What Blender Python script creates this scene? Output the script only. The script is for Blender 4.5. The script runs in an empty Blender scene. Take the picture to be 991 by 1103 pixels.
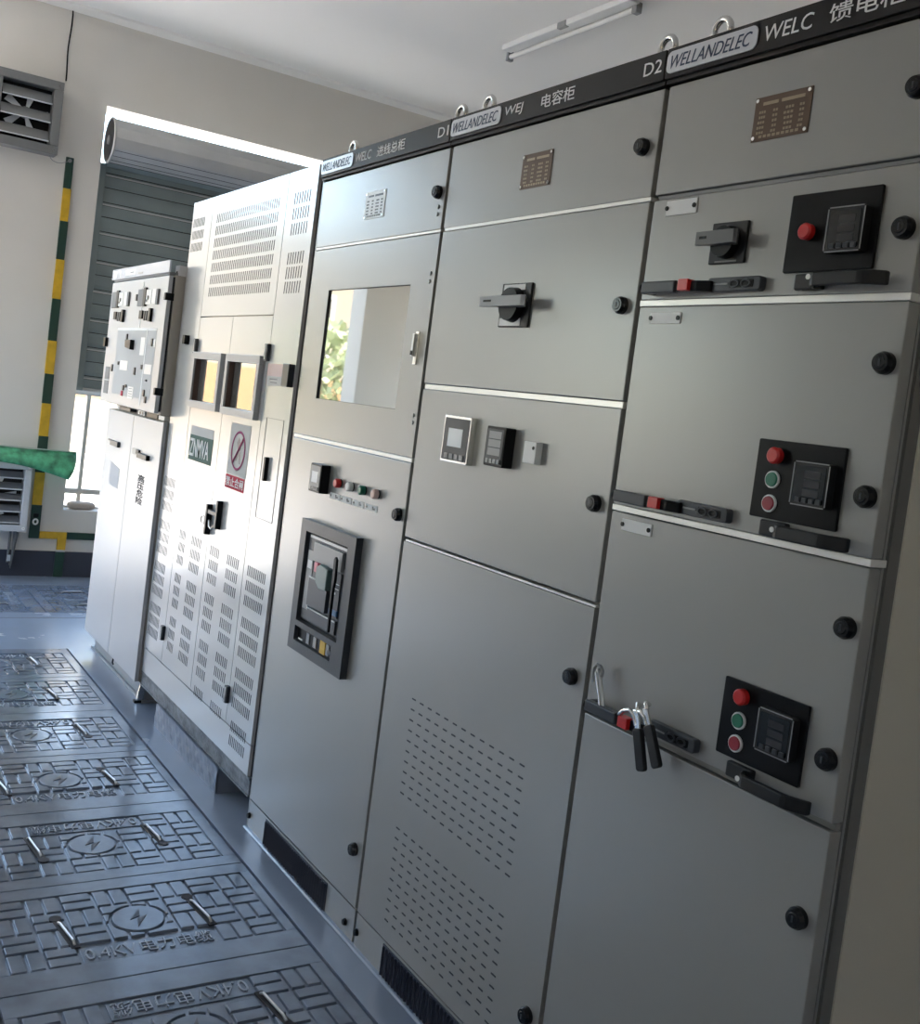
import bpy, bmesh, math, random
from mathutils import Vector, Matrix
random.seed(7)
S = bpy.context.scene
COL = S.collection
PI = math.pi

# ------------------------------------------------------------------ materials
MATS = {}
def mat(name, col, rough=0.5, metal=0.0, bump=0.0, bscale=40.0, var=0.0, vscale=3.0, coat=0.0, ior=1.5, spec=0.5,
        emit=None, estr=1.0, rvar=0.0, stretch=None, trans=0.0, coat_rough=0.05):
    if name in MATS: return MATS[name]
    m = bpy.data.materials.new(name); m.use_nodes = True
    nt = m.node_tree; b = nt.nodes['Principled BSDF']
    b.inputs['Base Color'].default_value = (*col, 1)
    b.inputs['Roughness'].default_value = rough
    b.inputs['Metallic'].default_value = metal
    b.inputs['IOR'].default_value = ior
    b.inputs['Specular IOR Level'].default_value = spec
    b.inputs['Coat Weight'].default_value = coat
    b.inputs['Coat Roughness'].default_value = coat_rough
    b.inputs['Transmission Weight'].default_value = trans
    if emit: 
        b.inputs['Emission Color'].default_value = (*emit, 1); b.inputs['Emission Strength'].default_value = estr
    tc = nt.nodes.new('ShaderNodeTexCoord')
    mp = nt.nodes.new('ShaderNodeMapping'); nt.links.new(tc.outputs['Object'], mp.inputs['Vector'])
    if stretch: mp.inputs['Scale'].default_value = stretch
    if var or rvar:
        n = nt.nodes.new('ShaderNodeTexNoise'); n.inputs['Scale'].default_value = vscale; n.inputs['Detail'].default_value = 5
        nt.links.new(mp.outputs[0], n.inputs['Vector'])
        if var:
            r = nt.nodes.new('ShaderNodeValToRGB')
            r.color_ramp.elements[0].position = .3; r.color_ramp.elements[1].position = .7
            r.color_ramp.elements[0].color = (*[max(0, c*(1-var)) for c in col], 1)
            r.color_ramp.elements[1].color = (*[min(1, c*(1+var)) for c in col], 1)
            nt.links.new(n.outputs['Fac'], r.inputs['Fac']); nt.links.new(r.outputs['Color'], b.inputs['Base Color'])
        if rvar:
            mr = nt.nodes.new('ShaderNodeMapRange')
            mr.inputs['From Min'].default_value = .3; mr.inputs['From Max'].default_value = .7
            mr.inputs['To Min'].default_value = max(0, rough-rvar); mr.inputs['To Max'].default_value = min(1, rough+rvar)
            nt.links.new(n.outputs['Fac'], mr.inputs['Value']); nt.links.new(mr.outputs[0], b.inputs['Roughness'])
    if bump:
        n2 = nt.nodes.new('ShaderNodeTexNoise'); n2.inputs['Scale'].default_value = bscale; n2.inputs['Detail'].default_value = 4
        nt.links.new(mp.outputs[0], n2.inputs['Vector'])
        bp = nt.nodes.new('ShaderNodeBump'); bp.inputs['Strength'].default_value = bump; bp.inputs['Distance'].default_value = .01
        nt.links.new(n2.outputs['Fac'], bp.inputs['Height']); nt.links.new(bp.outputs[0], b.inputs['Normal'])
    MATS[name] = m
    return m

GREY   = mat('grey_powder_paint', (.27,.265,.25), .36, bump=.03, bscale=260, coat=1.0, coat_rough=.26)
GREYB  = mat('cabinet_body_grey', (.20,.195,.185), .5)
SIDE   = mat('warm_bounce_side_panel', (.60,.56,.47), .55, bump=.04, bscale=200)  # cabinet paint with warm bounce light put into its colour
DARKG  = mat('dark_gasket', (.02,.018,.02), .6)
WHITE  = mat('white_powder_paint', (.53,.53,.53), .3, bump=.015, bscale=200, coat=.7, coat_rough=.13)
WHITE2 = mat('white_matte_paint', (.47,.47,.48), .42, bump=.02, bscale=200, coat=.35, coat_rough=.252)
TAUPE  = mat('taupe_side', (.42,.385,.33), .55)
HEAD   = mat('black_nameboard', (.022,.020,.019), .45, spec=.2)
PILL   = mat('silver_logo_plate', (.62,.63,.66), .3, metal=.2)
LETW   = mat('white_lettering', (.88,.88,.86), .7, spec=.15)
INK    = mat('black_ink', (.02,.02,.022), .9, spec=.03)
LETB   = mat('navy_lettering', (.02,.04,.09), .5)
STRIP  = mat('bare_divider_metal', (.80,.78,.74), .32, metal=.35)
CHROME = mat('chrome', (.75,.74,.71), .18, metal=1)
STEEL  = mat('brushed_steel', (.5,.5,.5), .35, metal=.9)
BLACK  = mat('black_plastic', (.007,.007,.008), .3, spec=.14)
GLOSSB = mat('glossy_black_lock', (.006,.006,.007), .2, spec=.35)
BLACKM = mat('matte_black_plastic', (.014,.014,.015), .45, spec=.3)
CHAR   = mat('charcoal_plastic', (.045,.049,.057), .32, spec=.3)
GREYPL = mat('grey_plastic', (.25,.255,.26), .35)
HANDG  = mat('handle_grey_plastic', (.10,.10,.098), .35)
SCREEN = mat('dark_display_glass', (.012,.014,.016), .08)
SEG    = mat('display_digit_window', (.035,.033,.035), .15)
LCD    = mat('pale_lcd', (.82,.85,.87), .3)
RED    = mat('red_plastic', (.55,.015,.015), .3)
DRED   = mat('dark_red_button', (.30,.015,.03), .35)
GRN    = mat('green_button', (.01,.16,.09), .35)
WHP    = mat('white_plastic', (.75,.75,.74), .35)
BRONZE = mat('bronze_nameplate', (.10,.065,.045), .3, metal=.5)
GOLDL  = mat('nameplate_engraving', (.30,.24,.165), .4, metal=.4)
PANE   = mat('reflective_pane', (.42,.42,.40), .02, metal=.75)
YEL    = mat('yellow_paint', (.62,.38,.02), .45, var=.15, vscale=20)
DGRN   = mat('dark_green_paint', (.012,.045,.03), .4)
WALL   = mat('wall_paint', (.72,.69,.64), .75, bump=.05, bscale=60, var=.03, vscale=1.5)
CEIL   = mat('ceiling_paint', (.88,.87,.84), .8, bump=.03, bscale=50)
SKIRT  = mat('dark_skirting', (.035,.04,.06), .45)
FLOOR  = mat('blue_grey_epoxy_floor', (.235,.285,.365), .25, bump=.05, bscale=9, var=.04, vscale=4, rvar=.03, coat=.5, coat_rough=.22)
COVER  = mat('blue_grey_cover', (.155,.19,.245), .2, bump=.06, bscale=30, var=.22, vscale=9, rvar=.07, coat=.4, coat_rough=.14)
SHUT   = mat('shutter_grey_green', (.26,.31,.31), .4, metal=.3, var=.08, vscale=4)
SHUTR  = mat('shutter_roll_grey', (.55,.555,.55), .4, metal=.3, var=.06, vscale=4)
ALU    = mat('window_frame_aluminium', (.62,.60,.56), .4)
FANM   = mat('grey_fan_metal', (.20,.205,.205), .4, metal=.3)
FAND   = mat('dark_fan_blade', (.13,.14,.155), .4, metal=.3)  # blades are dark grey-blue, darker than their frame
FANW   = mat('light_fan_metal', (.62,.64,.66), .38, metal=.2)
LBLUE  = mat('blue_label', (.05,.18,.42), .4)
STKG   = mat('grey_green_sticker', (.10,.16,.13), .7, spec=.15)
STKR   = mat('red_sticker', (.50,.04,.07), .7, spec=.15)
PALE   = mat('pale_sheet', (.62,.60,.57), .8, spec=.1)
PINK   = mat('pink_sticker', (.70,.50,.45), .5)
MAGE   = mat('magenta_ring', (.40,.10,.20), .8, spec=.1)
SLOT   = mat('louver_shadow_slot', (.09,.093,.10), .95, spec=.0)
SLOTD  = mat('dark_vent_slot', (.03,.035,.04), .6)
LOUV   = mat('dark_blue_louver', (.03,.035,.055), .4)
CONC   = mat('painted_plinth', (.20,.23,.29), .4, bump=.25, bscale=10, var=.22, vscale=7)
BEAM   = mat('scuffed_channel_beam', (.14,.155,.17), .4, bump=.6, bscale=30, var=.5, vscale=14, stretch=(1,1,2))
GLASS  = None
PVC    = mat('green_plastic_sheet', (.08,.36,.19), .35, var=.55, vscale=18, bump=.1, bscale=30)
PVCW   = mat('green_sheet_rim', (.45,.52,.46), .4)
SACK   = mat('beige_sack', (.45,.38,.32), .8, bump=.3, bscale=30)
DIFF   = mat('lamp_tube', (.72,.72,.70), .4)

def glass_mat():
    m = bpy.data.materials.new('window_glass'); m.use_nodes = True
    nt = m.node_tree; nt.nodes.clear()
    o = nt.nodes.new('ShaderNodeOutputMaterial'); mix = nt.nodes.new('ShaderNodeMixShader')
    t = nt.nodes.new('ShaderNodeBsdfTransparent'); g = nt.nodes.new('ShaderNodeBsdfGlossy'); g.inputs['Roughness'].default_value = .01
    mix.inputs[0].default_value = .06
    nt.links.new(t.outputs[0], mix.inputs[1]); nt.links.new(g.outputs[0], mix.inputs[2]); nt.links.new(mix.outputs[0], o.inputs[0])
    return m
GLASS = glass_mat()

# ------------------------------------------------------------------ mesh builder
class MB:
    """collects shapes in world coordinates, then links them as one mesh object"""
    def __init__(s): s.v = []; s.f = []; s.m = []; s.mats = []
    def mi(s, m):
        if m not in s.mats: s.mats.append(m)
        return s.mats.index(m)
    def add(s, vs, fs, m):
        o = len(s.v); s.v += [Vector(v) for v in vs]; k = s.mi(m)
        for f in fs: s.f.append([o+i for i in f]); s.m.append(k)
        return s
    def box(s, x0, x1, y0, y1, z0, z1, m):
        if x0 > x1: x0, x1 = x1, x0
        if y0 > y1: y0, y1 = y1, y0
        if z0 > z1: z0, z1 = z1, z0
        vs = [(x,y,z) for x in (x0,x1) for y in (y0,y1) for z in (z0,z1)]
        return s.add(vs, [(0,1,3,2),(4,6,7,5),(0,4,5,1),(2,3,7,6),(0,2,6,4),(1,5,7,3)], m)
    def prism(s, pts, axis, a0, a1, m):
        """polygon given in the two other axes (x: (y,z); y: (x,z); z: (x,y)) pushed along axis"""
        def P(p, a): return {'x': (a,p[0],p[1]), 'y': (p[0],a,p[1]), 'z': (p[0],p[1],a)}[axis]
        n = len(pts); vs = [P(p,a0) for p in pts]+[P(p,a1) for p in pts]
        fs = [tuple(range(n)), tuple(range(2*n-1, n-1, -1))]+[(i,i+n,(i+1)%n+n,(i+1)%n) for i in range(n)]
        return s.add(vs, fs, m)
    def cyl(s, c, axis, r, h, m, n=24, r2=None, ry=1.0):
        r2 = r if r2 is None else r2
        def P(a, rr, t):
            u, w = rr*math.cos(a), rr*math.sin(a)*ry
            return {'x': (c[0]+t,c[1]+u,c[2]+w), 'y': (c[0]+u,c[1]+t,c[2]+w), 'z': (c[0]+u,c[1]+w,c[2]+t)}[axis]
        vs = [P(2*PI*i/n, r, 0) for i in range(n)]+[P(2*PI*i/n, r2, h) for i in range(n)]
        fs = [tuple(range(n)), tuple(range(2*n-1, n-1, -1))]+[(i,i+n,(i+1)%n+n,(i+1)%n) for i in range(n)]
        return s.add(vs, fs, m)
    def tube(s, path, r, m, n=10, closed=False, flat=None):
        path = [Vector(p) for p in path]; N = len(path); rings = []
        up = None
        for i, p in enumerate(path):
            if closed: t = (path[(i+1)%N]-path[i-1])
            else: t = path[min(i+1,N-1)]-path[max(i-1,0)]
            t.normalize()
            if up is None:
                up = Vector((0,0,1)) if abs(t.z) < .9 else Vector((1,0,0))
            a = t.cross(up).normalized(); b = a.cross(t).normalized(); up = b
            fl = flat or 1.0
            rings.append([p + a*(r*math.cos(2*PI*k/n)) + b*(r*fl*math.sin(2*PI*k/n)) for k in range(n)])
        vs = [v for R_ in rings for v in R_]; fs = []
        M_ = N if closed else N-1
        for i in range(M_):
            j = (i+1) % N
            for k in range(n): fs.append((i*n+k, i*n+(k+1)%n, j*n+(k+1)%n, j*n+k))
        if not closed: fs += [tuple(range(n-1,-1,-1)), tuple((N-1)*n+k for k in range(n))]
        return s.add(vs, fs, m)
    def rbox(s, y0, y1, z0, z1, x0, x1, r, m, n=5):
        """rounded rectangle in the y-z plane, pushed along x"""
        if y0 > y1: y0, y1 = y1, y0
        pts = []
        for cx, cz, a0 in ((y1-r,z1-r,0),(y0+r,z1-r,PI/2),(y0+r,z0+r,PI),(y1-r,z0+r,1.5*PI)):
            for i in range(n+1):
                a = a0+PI/2*i/n; pts.append((cx+r*math.cos(a), cz+r*math.sin(a)))
        return s.prism(pts, 'x', x0, x1, m)
    def text(s, body, m, place, size=1.0, width=None, height=None, depth=.001, shear=0.0, bold=0.0):
        me, (x0,x1,y0,y1) = glyphs(body, shear, bold)
        sx = sy = size
        if height: sy = height/(y1-y0)
        if width: sx = width/(x1-x0)
        elif height: sx = sy
        if height is None and width: sy = sx
        vs = []
        for v in me['v']:
            vs.append(place((v[0]-x0)*sx, (v[1]-y0)*sy, v[2]*depth))
        return s.add(vs, me['f'], m)
    def build(s, name, parent=None, bevel=0.0, smooth=None, origin=None):
        base = Vector((0,0,0))
        if parent is not None: base = Vector(parent['_w'])
        org = Vector(origin) if origin is not None else base
        me = bpy.data.meshes.new(name)
        me.from_pydata([tuple(v-org) for v in s.v], [], s.f)
        for m in s.mats: me.materials.append(m)
        me.polygons.foreach_set('material_index', s.m)
        bm = bmesh.new(); bm.from_mesh(me); bmesh.ops.recalc_face_normals(bm, faces=bm.faces)
        bm.to_mesh(me); bm.free()
        o = bpy.data.objects.new(name, me); COL.objects.link(o)
        o['_w'] = tuple(org); o.location = org-base
        if parent is not None: o.parent = parent
        if bevel:
            b = o.modifiers.new('bevel', 'BEVEL'); b.width = bevel; b.segments = 2; b.limit_method = 'ANGLE'; b.angle_limit = math.radians(40)
            b.harden_normals = False
        if smooth:
            me.polygons.foreach_set('use_smooth', [True]*len(me.polygons))
            bm = bmesh.new(); bm.from_mesh(me)
            for e in bm.edges:
                if len(e.link_faces) == 2 and e.calc_face_angle(0) > math.radians(smooth): e.smooth = False
            bm.to_mesh(me); bm.free()
        me.update()
        return o

_gl = {}
def glyphs(body, shear=0.0, bold=0.0):
    k = (body, shear, bold)
    if k in _gl: return _gl[k]
    c = bpy.data.curves.new('glyph', 'FONT'); c.body = body; c.extrude = .5; c.shear = shear; c.offset = bold; c.resolution_u = 3
    o = bpy.data.objects.new('glyph', c); COL.objects.link(o)
    dg = bpy.context.evaluated_depsgraph_get(); dg.update()
    me = bpy.data.meshes.new_from_object(o.evaluated_get(dg))
    v = [tuple(p.co) for p in me.vertices]; f = [tuple(p.vertices) for p in me.polygons]
    bpy.data.objects.remove(o); bpy.data.curves.remove(c); bpy.data.meshes.remove(me)
    xs = [p[0] for p in v] or [0,1]; ys = [p[1] for p in v] or [0,1]
    _gl[k] = ({'v': v, 'f': f}, (min(xs), max(xs), min(ys), max(ys)))
    return _gl[k]

def on_front(y_left, z_low, x=0.0):
    """lettering on a cabinet front: reads along -y, stands up along z, faces -x"""
    return lambda a, b, d: (x-d-.0005, y_left-a, z_low+b)

def empty(name, loc, label, cat, group=None):
    o = bpy.data.objects.new(name, None); COL.objects.link(o); o.location = loc; o['_w'] = tuple(loc)
    o.empty_display_size = .1
    o['label'] = label; o['category'] = cat
    if group: o['group'] = group
    return o
def tag(o, label=None, cat=None, group=None, kind=None):
    if label: o['label'] = label
    if cat: o['category'] = cat
    if group: o['group'] = group
    if kind: o['kind'] = kind
    return o
def struct(o, label=None): 
    o['kind'] = 'structure'
    if label: o['label'] = label
    return o

# ------------------------------------------------------------------ room shell
YW = 5.02; WT = .24; ZC = 3.73; XL = -3.7; XR = 3.5; YF = -4.6
TX0, TX1, TY1 = -.889, -.098, 3.118      # long cable trench
FY0, FY1 = 3.93, 4.715                    # cross trench in front of the back wall
m = MB()
m.box(XL,TX0,YF,FY0,-.35,0,FLOOR); m.box(TX1,XR,YF,FY0,-.35,0,FLOOR); m.box(TX0,TX1,TY1,FY0,-.35,0,FLOOR)
m.box(XL,XR,FY1,YW+WT,-.35,0,FLOOR); m.box(1.5,XR,FY0,FY1,-.35,0,FLOOR)
m.box(XL,TX0,-4.6,-4.5,-.35,0,FLOOR)
m.box(TX0,TX1,YF,-2.02,-.35,0,FLOOR)
m.box(XL,1.5,FY0,FY1,-.5,-.35,DARKG); m.box(TX0,TX1,YF,TY1,-.5,-.35,DARKG)
m.box(XL,-1.6,FY0,FY1,-.35,0,FLOOR)
struct(m.build('floor'), 'blue-grey glossy painted concrete floor')
m = MB()
m.box(XL,1.2,3.796,3.801,.0,.0008,DARKG)
struct(m.build('trim_1'), 'thin dark joint across the floor')
struct(MB().box(XL-.2,XR+.2,YF-.2,YW+WT,ZC,ZC+.25,CEIL).build('ceiling'), 'plain off-white ceiling')
# back wall with a half-shuttered window opening and a wide open doorway left of it
DX0, DX1, DZ = -2.26, -.53, 3.40
OX0, OX1, OZ0, OZ1 = .212, 2.75, .455, 3.165
m = MB()
m.box(XL-.2,DX0,YW,YW+WT,0,ZC,WALL); m.box(DX0,DX1,YW,YW+WT,DZ,ZC,WALL); m.box(DX1,OX0,YW,YW+WT,0,ZC,WALL)
m.box(OX0,OX1,YW,YW+WT,0,OZ0,WALL); m.box(OX0,OX1,YW,YW+WT,OZ1,ZC,WALL); m.box(OX1,XR+.2,YW,YW+WT,0,ZC,WALL)
struct(m.build('wall_back'), 'off-white back wall')
# left wall; its out-of-view window is added for light and a sun patch
LW0, LW1, LZ0, LZ1 = 2.7, 4.6, 1.0, 2.6
m = MB()
m.box(XL-.2,XL,YF-.2,LW0,0,ZC,WALL); m.box(XL-.2,XL,LW1,YW+WT,0,ZC,WALL)
m.box(XL-.2,XL,LW0,LW1,0,LZ0,WALL); m.box(XL-.2,XL,LW0,LW1,LZ1,ZC,WALL)
struct(m.build('wall_left'), 'off-white left wall with an added window out of view')
struct(MB().box(XR,XR+.2,YF-.2,YW+WT,0,ZC,WALL).build('wall_right'), 'off-white wall behind the cabinets')
FX0, FX1, FZ0, FZ1 = -3.3, -2.5, 1.7, 2.5  # unseen window added behind the viewer to light the back wall
m = MB(); m.box(XL-.2,FX0,YF-.2,YF,0,ZC,WALL); m.box(FX1,XR+.2,YF-.2,YF,0,ZC,WALL); m.box(FX0,FX1,YF-.2,YF,0,FZ0,WALL); m.box(FX0,FX1,YF-.2,YF,FZ1,ZC,WALL)
struct(m.build('wall_front'), 'off-white wall behind the viewer with an added window out of view')
m = MB()
for x in (FX0,(FX0+FX1)/2-.02,FX1-.04): m.box(x,x+.04,YF-.12,YF-.07,FZ0,FZ1,ALU)
m.box(FX0,FX1,YF-.12,YF-.07,FZ0,FZ0+.04,ALU); m.box(FX0,FX1,YF-.12,YF-.07,FZ1-.04,FZ1,ALU)
w = struct(m.build('added_window_rear'), 'aluminium frame of the unseen window added behind the viewer')
MB().box(FX0,FX1,YF-.097,YF-.093,FZ0+.02,FZ1-.02,GLASS).build('window_pane', w)
m = MB(); m.box(DX1,3.4,YW-.012,YW,0,.172,SKIRT); m.box(XL,DX0,YW-.012,YW,0,.172,SKIRT)
struct(m.build('baseboard_back'), 'dark navy painted skirting band on the back wall')
m = MB(); m.prism([(YW,3.73),(YW-.09,3.73),(YW-.085,3.715),(YW,3.70)],'x',XL,XR,CEIL)
struct(m.build('trim_2'), 'shallow cove between back wall and ceiling')
# window frame behind the shutter
FYA, FYB = 5.17, 5.22
m = MB()
m.box(OX0,OX1,FYA,FYB,.553,.588,ALU)
for x in (OX0-.0,.325,1.0,1.65,2.3): m.box(x,x+(.014 if x==OX0 else .026),FYA+.002,FYB-.002,.455,OZ1 if x==OX0 else 2.75,ALU)
m.box(OX0,OX1,FYA,FYB,1.238,1.272,ALU); m.box(OX0,OX1,FYA,FYB,.455,.468,ALU)
w = struct(m.build('window_1', bevel=.002), 'aluminium window frame below the half-lowered shutter')
MB().box(OX0+.01,OX1-.01,FYA+.022,FYA+.026,.468,1.24,GLASS).build('window_pane', w)
m = MB(); 
for y in (LW0,LW0+.93,LW1-.04): m.box(XL-.12,XL-.07,y,y+.04,LZ0,LZ1,ALU)
m.box(XL-.12,XL-.07,LW0,LW1,LZ0,LZ0+.04,ALU); m.box(XL-.12,XL-.07,LW0,LW1,LZ1-.04,LZ1,ALU)
w = struct(m.build('added_window_left'), 'aluminium frame of the unseen window added in the left wall')
MB().box(XL-.097,XL-.093,LW0,LW1,LZ0+.02,LZ1-.02,GLASS).build('window_pane', w)

# ------------------------------------------------------------------ roller shutter
sh = empty('roller_shutter', (1.4,5.08,1.27), 'grey-green steel roller shutter half lowered over the far window opening', 'roller shutter')
m = MB(); z = 1.275; pts = []
SP = .098
zs = []
while z < 2.86: zs.append(z); z += SP
for i, z in enumerate(zs):
    y0 = 5.085
    m.prism([(y0+.012,z+.001),(y0+.002,z+.003),(y0-.003,z+.03),(y0-.003,z+.07),(y0+.001,z+SP-.004),(y0+.012,z+SP-.001)],'x',OX0+.045,OX1-.04,SHUT)
    m.box(OX0+.045,OX1-.04,y0+.003,y0+.014,z-.0022,z+.0022,DARKG)
    if i % 2 == 0: m.box(OX0+.045,OX1-.04,y0-.008,y0+.006,z+SP-.022,z+SP-.012,SHUTR); m.box(OX0+.045,OX1-.04,y0-.004,y0+.004,z+SP-.0245,z+SP-.022,DARKG)
m.build('slats', sh)
m = MB(); m.box(OX0+.002,OX0+.05,5.06,5.12,1.27,2.80,SHUT); m.build('side_guide', sh, bevel=.003)
m = MB(); m.box(OX1-.05,OX1-.002,5.06,5.12,1.27,2.80,SHUT); m.build('side_guide', sh, bevel=.003)
m = MB(); m.box(OX0+.045,OX1-.045,5.07,5.10,1.268,1.29,SHUTR); m.build('bottom_bar', sh, bevel=.003)
# the coiled curtain: an almost round roll with slat facets
m = MB(); n = 26; RC = (4.885, 2.922); pts = []
for i in range(n):
    a = 2*PI*i/n; r = .140+(.003 if i%2 else 0); pts.append((RC[0]+r*math.cos(a), RC[1]+r*math.sin(a)))
m.prism(pts,'x',OX0+.014,OX1-.02,SHUTR)
for a_ in (-2.55,-2.25,-1.95,-1.6): m.box(OX0+.012,OX1,RC[0]+.1445*math.cos(a_)-.001,RC[0]+.1445*math.cos(a_)+.001,RC[1]+.1445*math.sin(a_)-.0012,RC[1]+.1445*math.sin(a_)+.0012,DARKG)
m.prism([(RC[0]+.12,RC[1]-.085),(RC[0]+.14,RC[1]-.05),(5.10,2.79),(5.085,2.78)],'x',OX0+.05,OX1-.05,SHUT)
m.build('shutter_roll', sh)
for s0,s1 in ((OX0+.001,OX0+.012),(OX1-.03,OX1-.02)):
    m = MB()
    ring = [(s0+.012, RC[0]+.142*math.cos(2*PI*i/32), RC[1]+.142*math.sin(2*PI*i/32)) for i in range(32)]
    m.tube(ring, .009, SHUTR, 8, closed=True)
    m.cyl((s0+.008,RC[0],RC[1]),'x',.138,.012,BLACKM,32)
    m.cyl((s0,RC[0],RC[1]),'x',.03,.025,STEEL,16); m.build('end_plate', sh, smooth=50)
m = MB(); m.box(OX0+.05,OX1-.05,5.088,5.11,2.79,2.815,DARKG); m.build('guide_slot', sh)

# ------------------------------------------------------------------ grounding strip (flat bar, yellow / dark green)
gs = empty('grounding_strip', (.03,YW-.01,.0), 'flat grounding bar striped yellow and dark green, running down the back wall', 'grounding strip')
bands = [(2.775,2.573,DGRN),(2.573,2.361,YEL),(2.361,2.110,DGRN),(2.110,1.852,YEL),(1.852,1.576,DGRN),(1.576,1.357,YEL),
         (1.357,1.160,DGRN),(1.160,.943,YEL),(.943,.70,DGRN),(.70,.482,YEL),(.482,.257,DGRN)]
y0, y1 = YW-.022, YW-.004
for i,(a,b,mm) in enumerate(bands):
    t = i/10.0; x0 = -.010+.018*t; x1 = .038+.034*t
    MB().box(x0,x1,y0,y1,b,a,mm).build('yellow_band' if mm is YEL else 'green_band', gs, bevel=.002)
MB().box(.074,.249,y0,y1,.258,.305,YEL).build('yellow_band', gs, bevel=.002)
MB().box(.192,.248,y0-.002,y1,.185,.300,YEL).build('yellow_band', gs, bevel=.002)
MB().box(.190,.248,y0-.002,y1,.172,.186,FANW).build('joint_tape', gs, bevel=.002)
MB().box(.188,.247,y0-.002,y1,.0,.172,DGRN).build('green_band', gs, bevel=.002)
MB().box(.249,1.6,y0,y1,.259,.306,DGRN).build('green_band', gs, bevel=.002)
m = MB(); m.tube([(.038+.014*math.cos(2*PI*i/18),y0-.006,.37+.017*math.sin(2*PI*i/18)) for i in range(18)],.006,LETW,8,closed=True)
m.box(.022,.055,y0-.004,y0,.40,.425,BLACK)
m.build('clamp_ring', gs)
m = MB(); m.cyl((.012,y0-.010,2.752),'y',.012,.010,GREYPL,16); m.build('bolt_head', gs)

# ------------------------------------------------------------------ exhaust fans with louvre blades
def fan(x0,x1,z0,z1,yf,frame,blade,label,nb,lower):
    f = empty('exhaust_fan', ((x0+x1)/2,YW,z0), label, 'exhaust fan', 'louvred exhaust fans on the back wall')
    t = .055 if not lower else .042; m = MB()
    m.box(x0,x1,yf,YW,z1-t,z1,frame); m.box(x0,x1,yf,YW,z0,z0+t,frame)
    m.box(x0,x0+t,yf,YW,z0+t,z1-t,frame); m.box(x1-t,x1,yf,YW,z0+t,z1-t,frame)
    m.build('frame', f, bevel=.004)
    m = MB(); m.box(x0+t,x1-t,YW-.03,YW-.004,z0+t,z1-t,BLACKM); m.build('back_box', f)
    m = MB(); H = (z1-z0-2*t)/nb
    for i in range(nb):
        zc = z0+t+H*(i+.5); 
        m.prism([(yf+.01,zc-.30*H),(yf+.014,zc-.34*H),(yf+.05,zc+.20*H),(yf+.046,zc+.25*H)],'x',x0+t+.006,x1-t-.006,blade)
        m.tube([(x0+t+.004,yf+.010,zc-.32*H),(x1-t-.004,yf+.010,zc-.32*H)],.0045,FANW,6)
    m.build('louvre_blades', f)
    m = MB(); cx, cz = (x0+x1)/2, (z0+z1)/2
    m.cyl((cx,YW-.075,cz),'y',.035,.04,FANM,20)
    for k in range(5):
        a = 2*PI*k/5; 
        p = [(cx+.03*math.cos(a-.3),cz+.03*math.sin(a-.3)),(cx+.14*math.cos(a-.12),cz+.14*math.sin(a-.12)),(cx+.14*math.cos(a+.25),cz+.14*math.sin(a+.25)),(cx+.03*math.cos(a+.3),cz+.03*math.sin(a+.3))]
        m.prism(p,'y',YW-.065,YW-.061,FANW)
    m.build('fan_rotor', f)
    m = MB()
    for sx in (x1-t/2,): 
        for zz in (z0+t/2,z1-t/2):
            m.tube([(sx+.008*math.cos(2*PI*i/14),yf-.003,zz+.008*math.sin(2*PI*i/14)) for i in range(14)],.0035,LETW if lower else frame,6,closed=True)
    m.build('corner_screw', f)
    if lower:
        m = MB()
        for xx in (x1-.05,x0+.06):
            m.prism([(YW-.01,z0),(YW-.01,z0-.26),(YW-.03,z0-.26),(yf+.01,z0-.012),(yf+.01,z0)],'x',xx-.010,xx-.006,FANM)
            m.tube([(xx-.01,YW-.015,z0-.24),(xx,yf+.02,z0-.01)],.009,FANM,8); m.tube([(xx-.03,YW-.02,z0-.22),(xx-.028,YW-.02,z0)],.008,FANM,8)
            m.box(xx-.035,xx-.015,YW-.04,YW-.015,z0-.21,z0-.17,FANW)
        m.build('bracket', f)
    return f
fan(-.50,-.084,2.752,3.212,4.90,FANM,FANM,'grey louvred exhaust fan high on the back wall, near the ceiling',3,False)
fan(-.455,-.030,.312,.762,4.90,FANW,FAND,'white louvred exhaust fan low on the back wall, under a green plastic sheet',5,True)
tag(MB().tube([(-.063+.004*math.sin(i*.9),YW-.003,ZC-i*.053) for i in range(10)],.0045,BLACK,8).build('cable', origin=(-.06,YW,ZC-.02)),
    'thin black cable running down the wall to the upper exhaust fan', 'cable')
tag(MB().tube([(-.125,4.93,2.748),(-.118,4.94,2.735),(-.10,4.95,2.722),(-.07,4.96,2.716),(-.04,4.97,2.722),(-.01,4.985,2.738),(.010,4.99,2.748)],.002,GREYPL,6).build('wire', origin=(-.125,4.93,2.748)),
    'thin loose wire looping from the upper exhaust fan to the striped bar', 'wire')
# green plastic sheet lying over the lower fan
m = MB(); N = 18; K = 6; vs = []; fs = []
for i in range(N+1):
    u = i/N; x = -.46+.70*u
    top = .862-.006*u; drop = .078+.10*u**1.6
    for k in range(K+1):
        v = k/K; y = 4.93-.075*math.sin(v*PI*.62)-.0*u; xx = x-(.05*v*v if u>.95 else .05*v*v*u**6)
        vs.append((xx,y,top-drop*v+.003*math.sin(9*u+3*v)))
for i in range(N):
    for k in range(K):
        a = i*(K+1)+k; fs.append((a,a+1,a+K+2,a+K+1))
m.add(vs,fs,PVC)
o = m.build('plastic_sheet', origin=(-.1,4.93,.77), smooth=60); o.modifiers.new('s','SOLIDIFY').thickness = .004
tag(o, 'scuffed green curved plastic sheet laid over the lower exhaust fan', 'plastic sheet')
m = MB(); m.tube([(vs[k*1][0]+.0,vs[k][1],vs[k][2]) for k in range(0)] or [(-.46+.70*i/N,4.928,.8655-.006*i/N) for i in range(N+1)],.004,PVCW,6)
m.build('sheet_rim', o)
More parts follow.
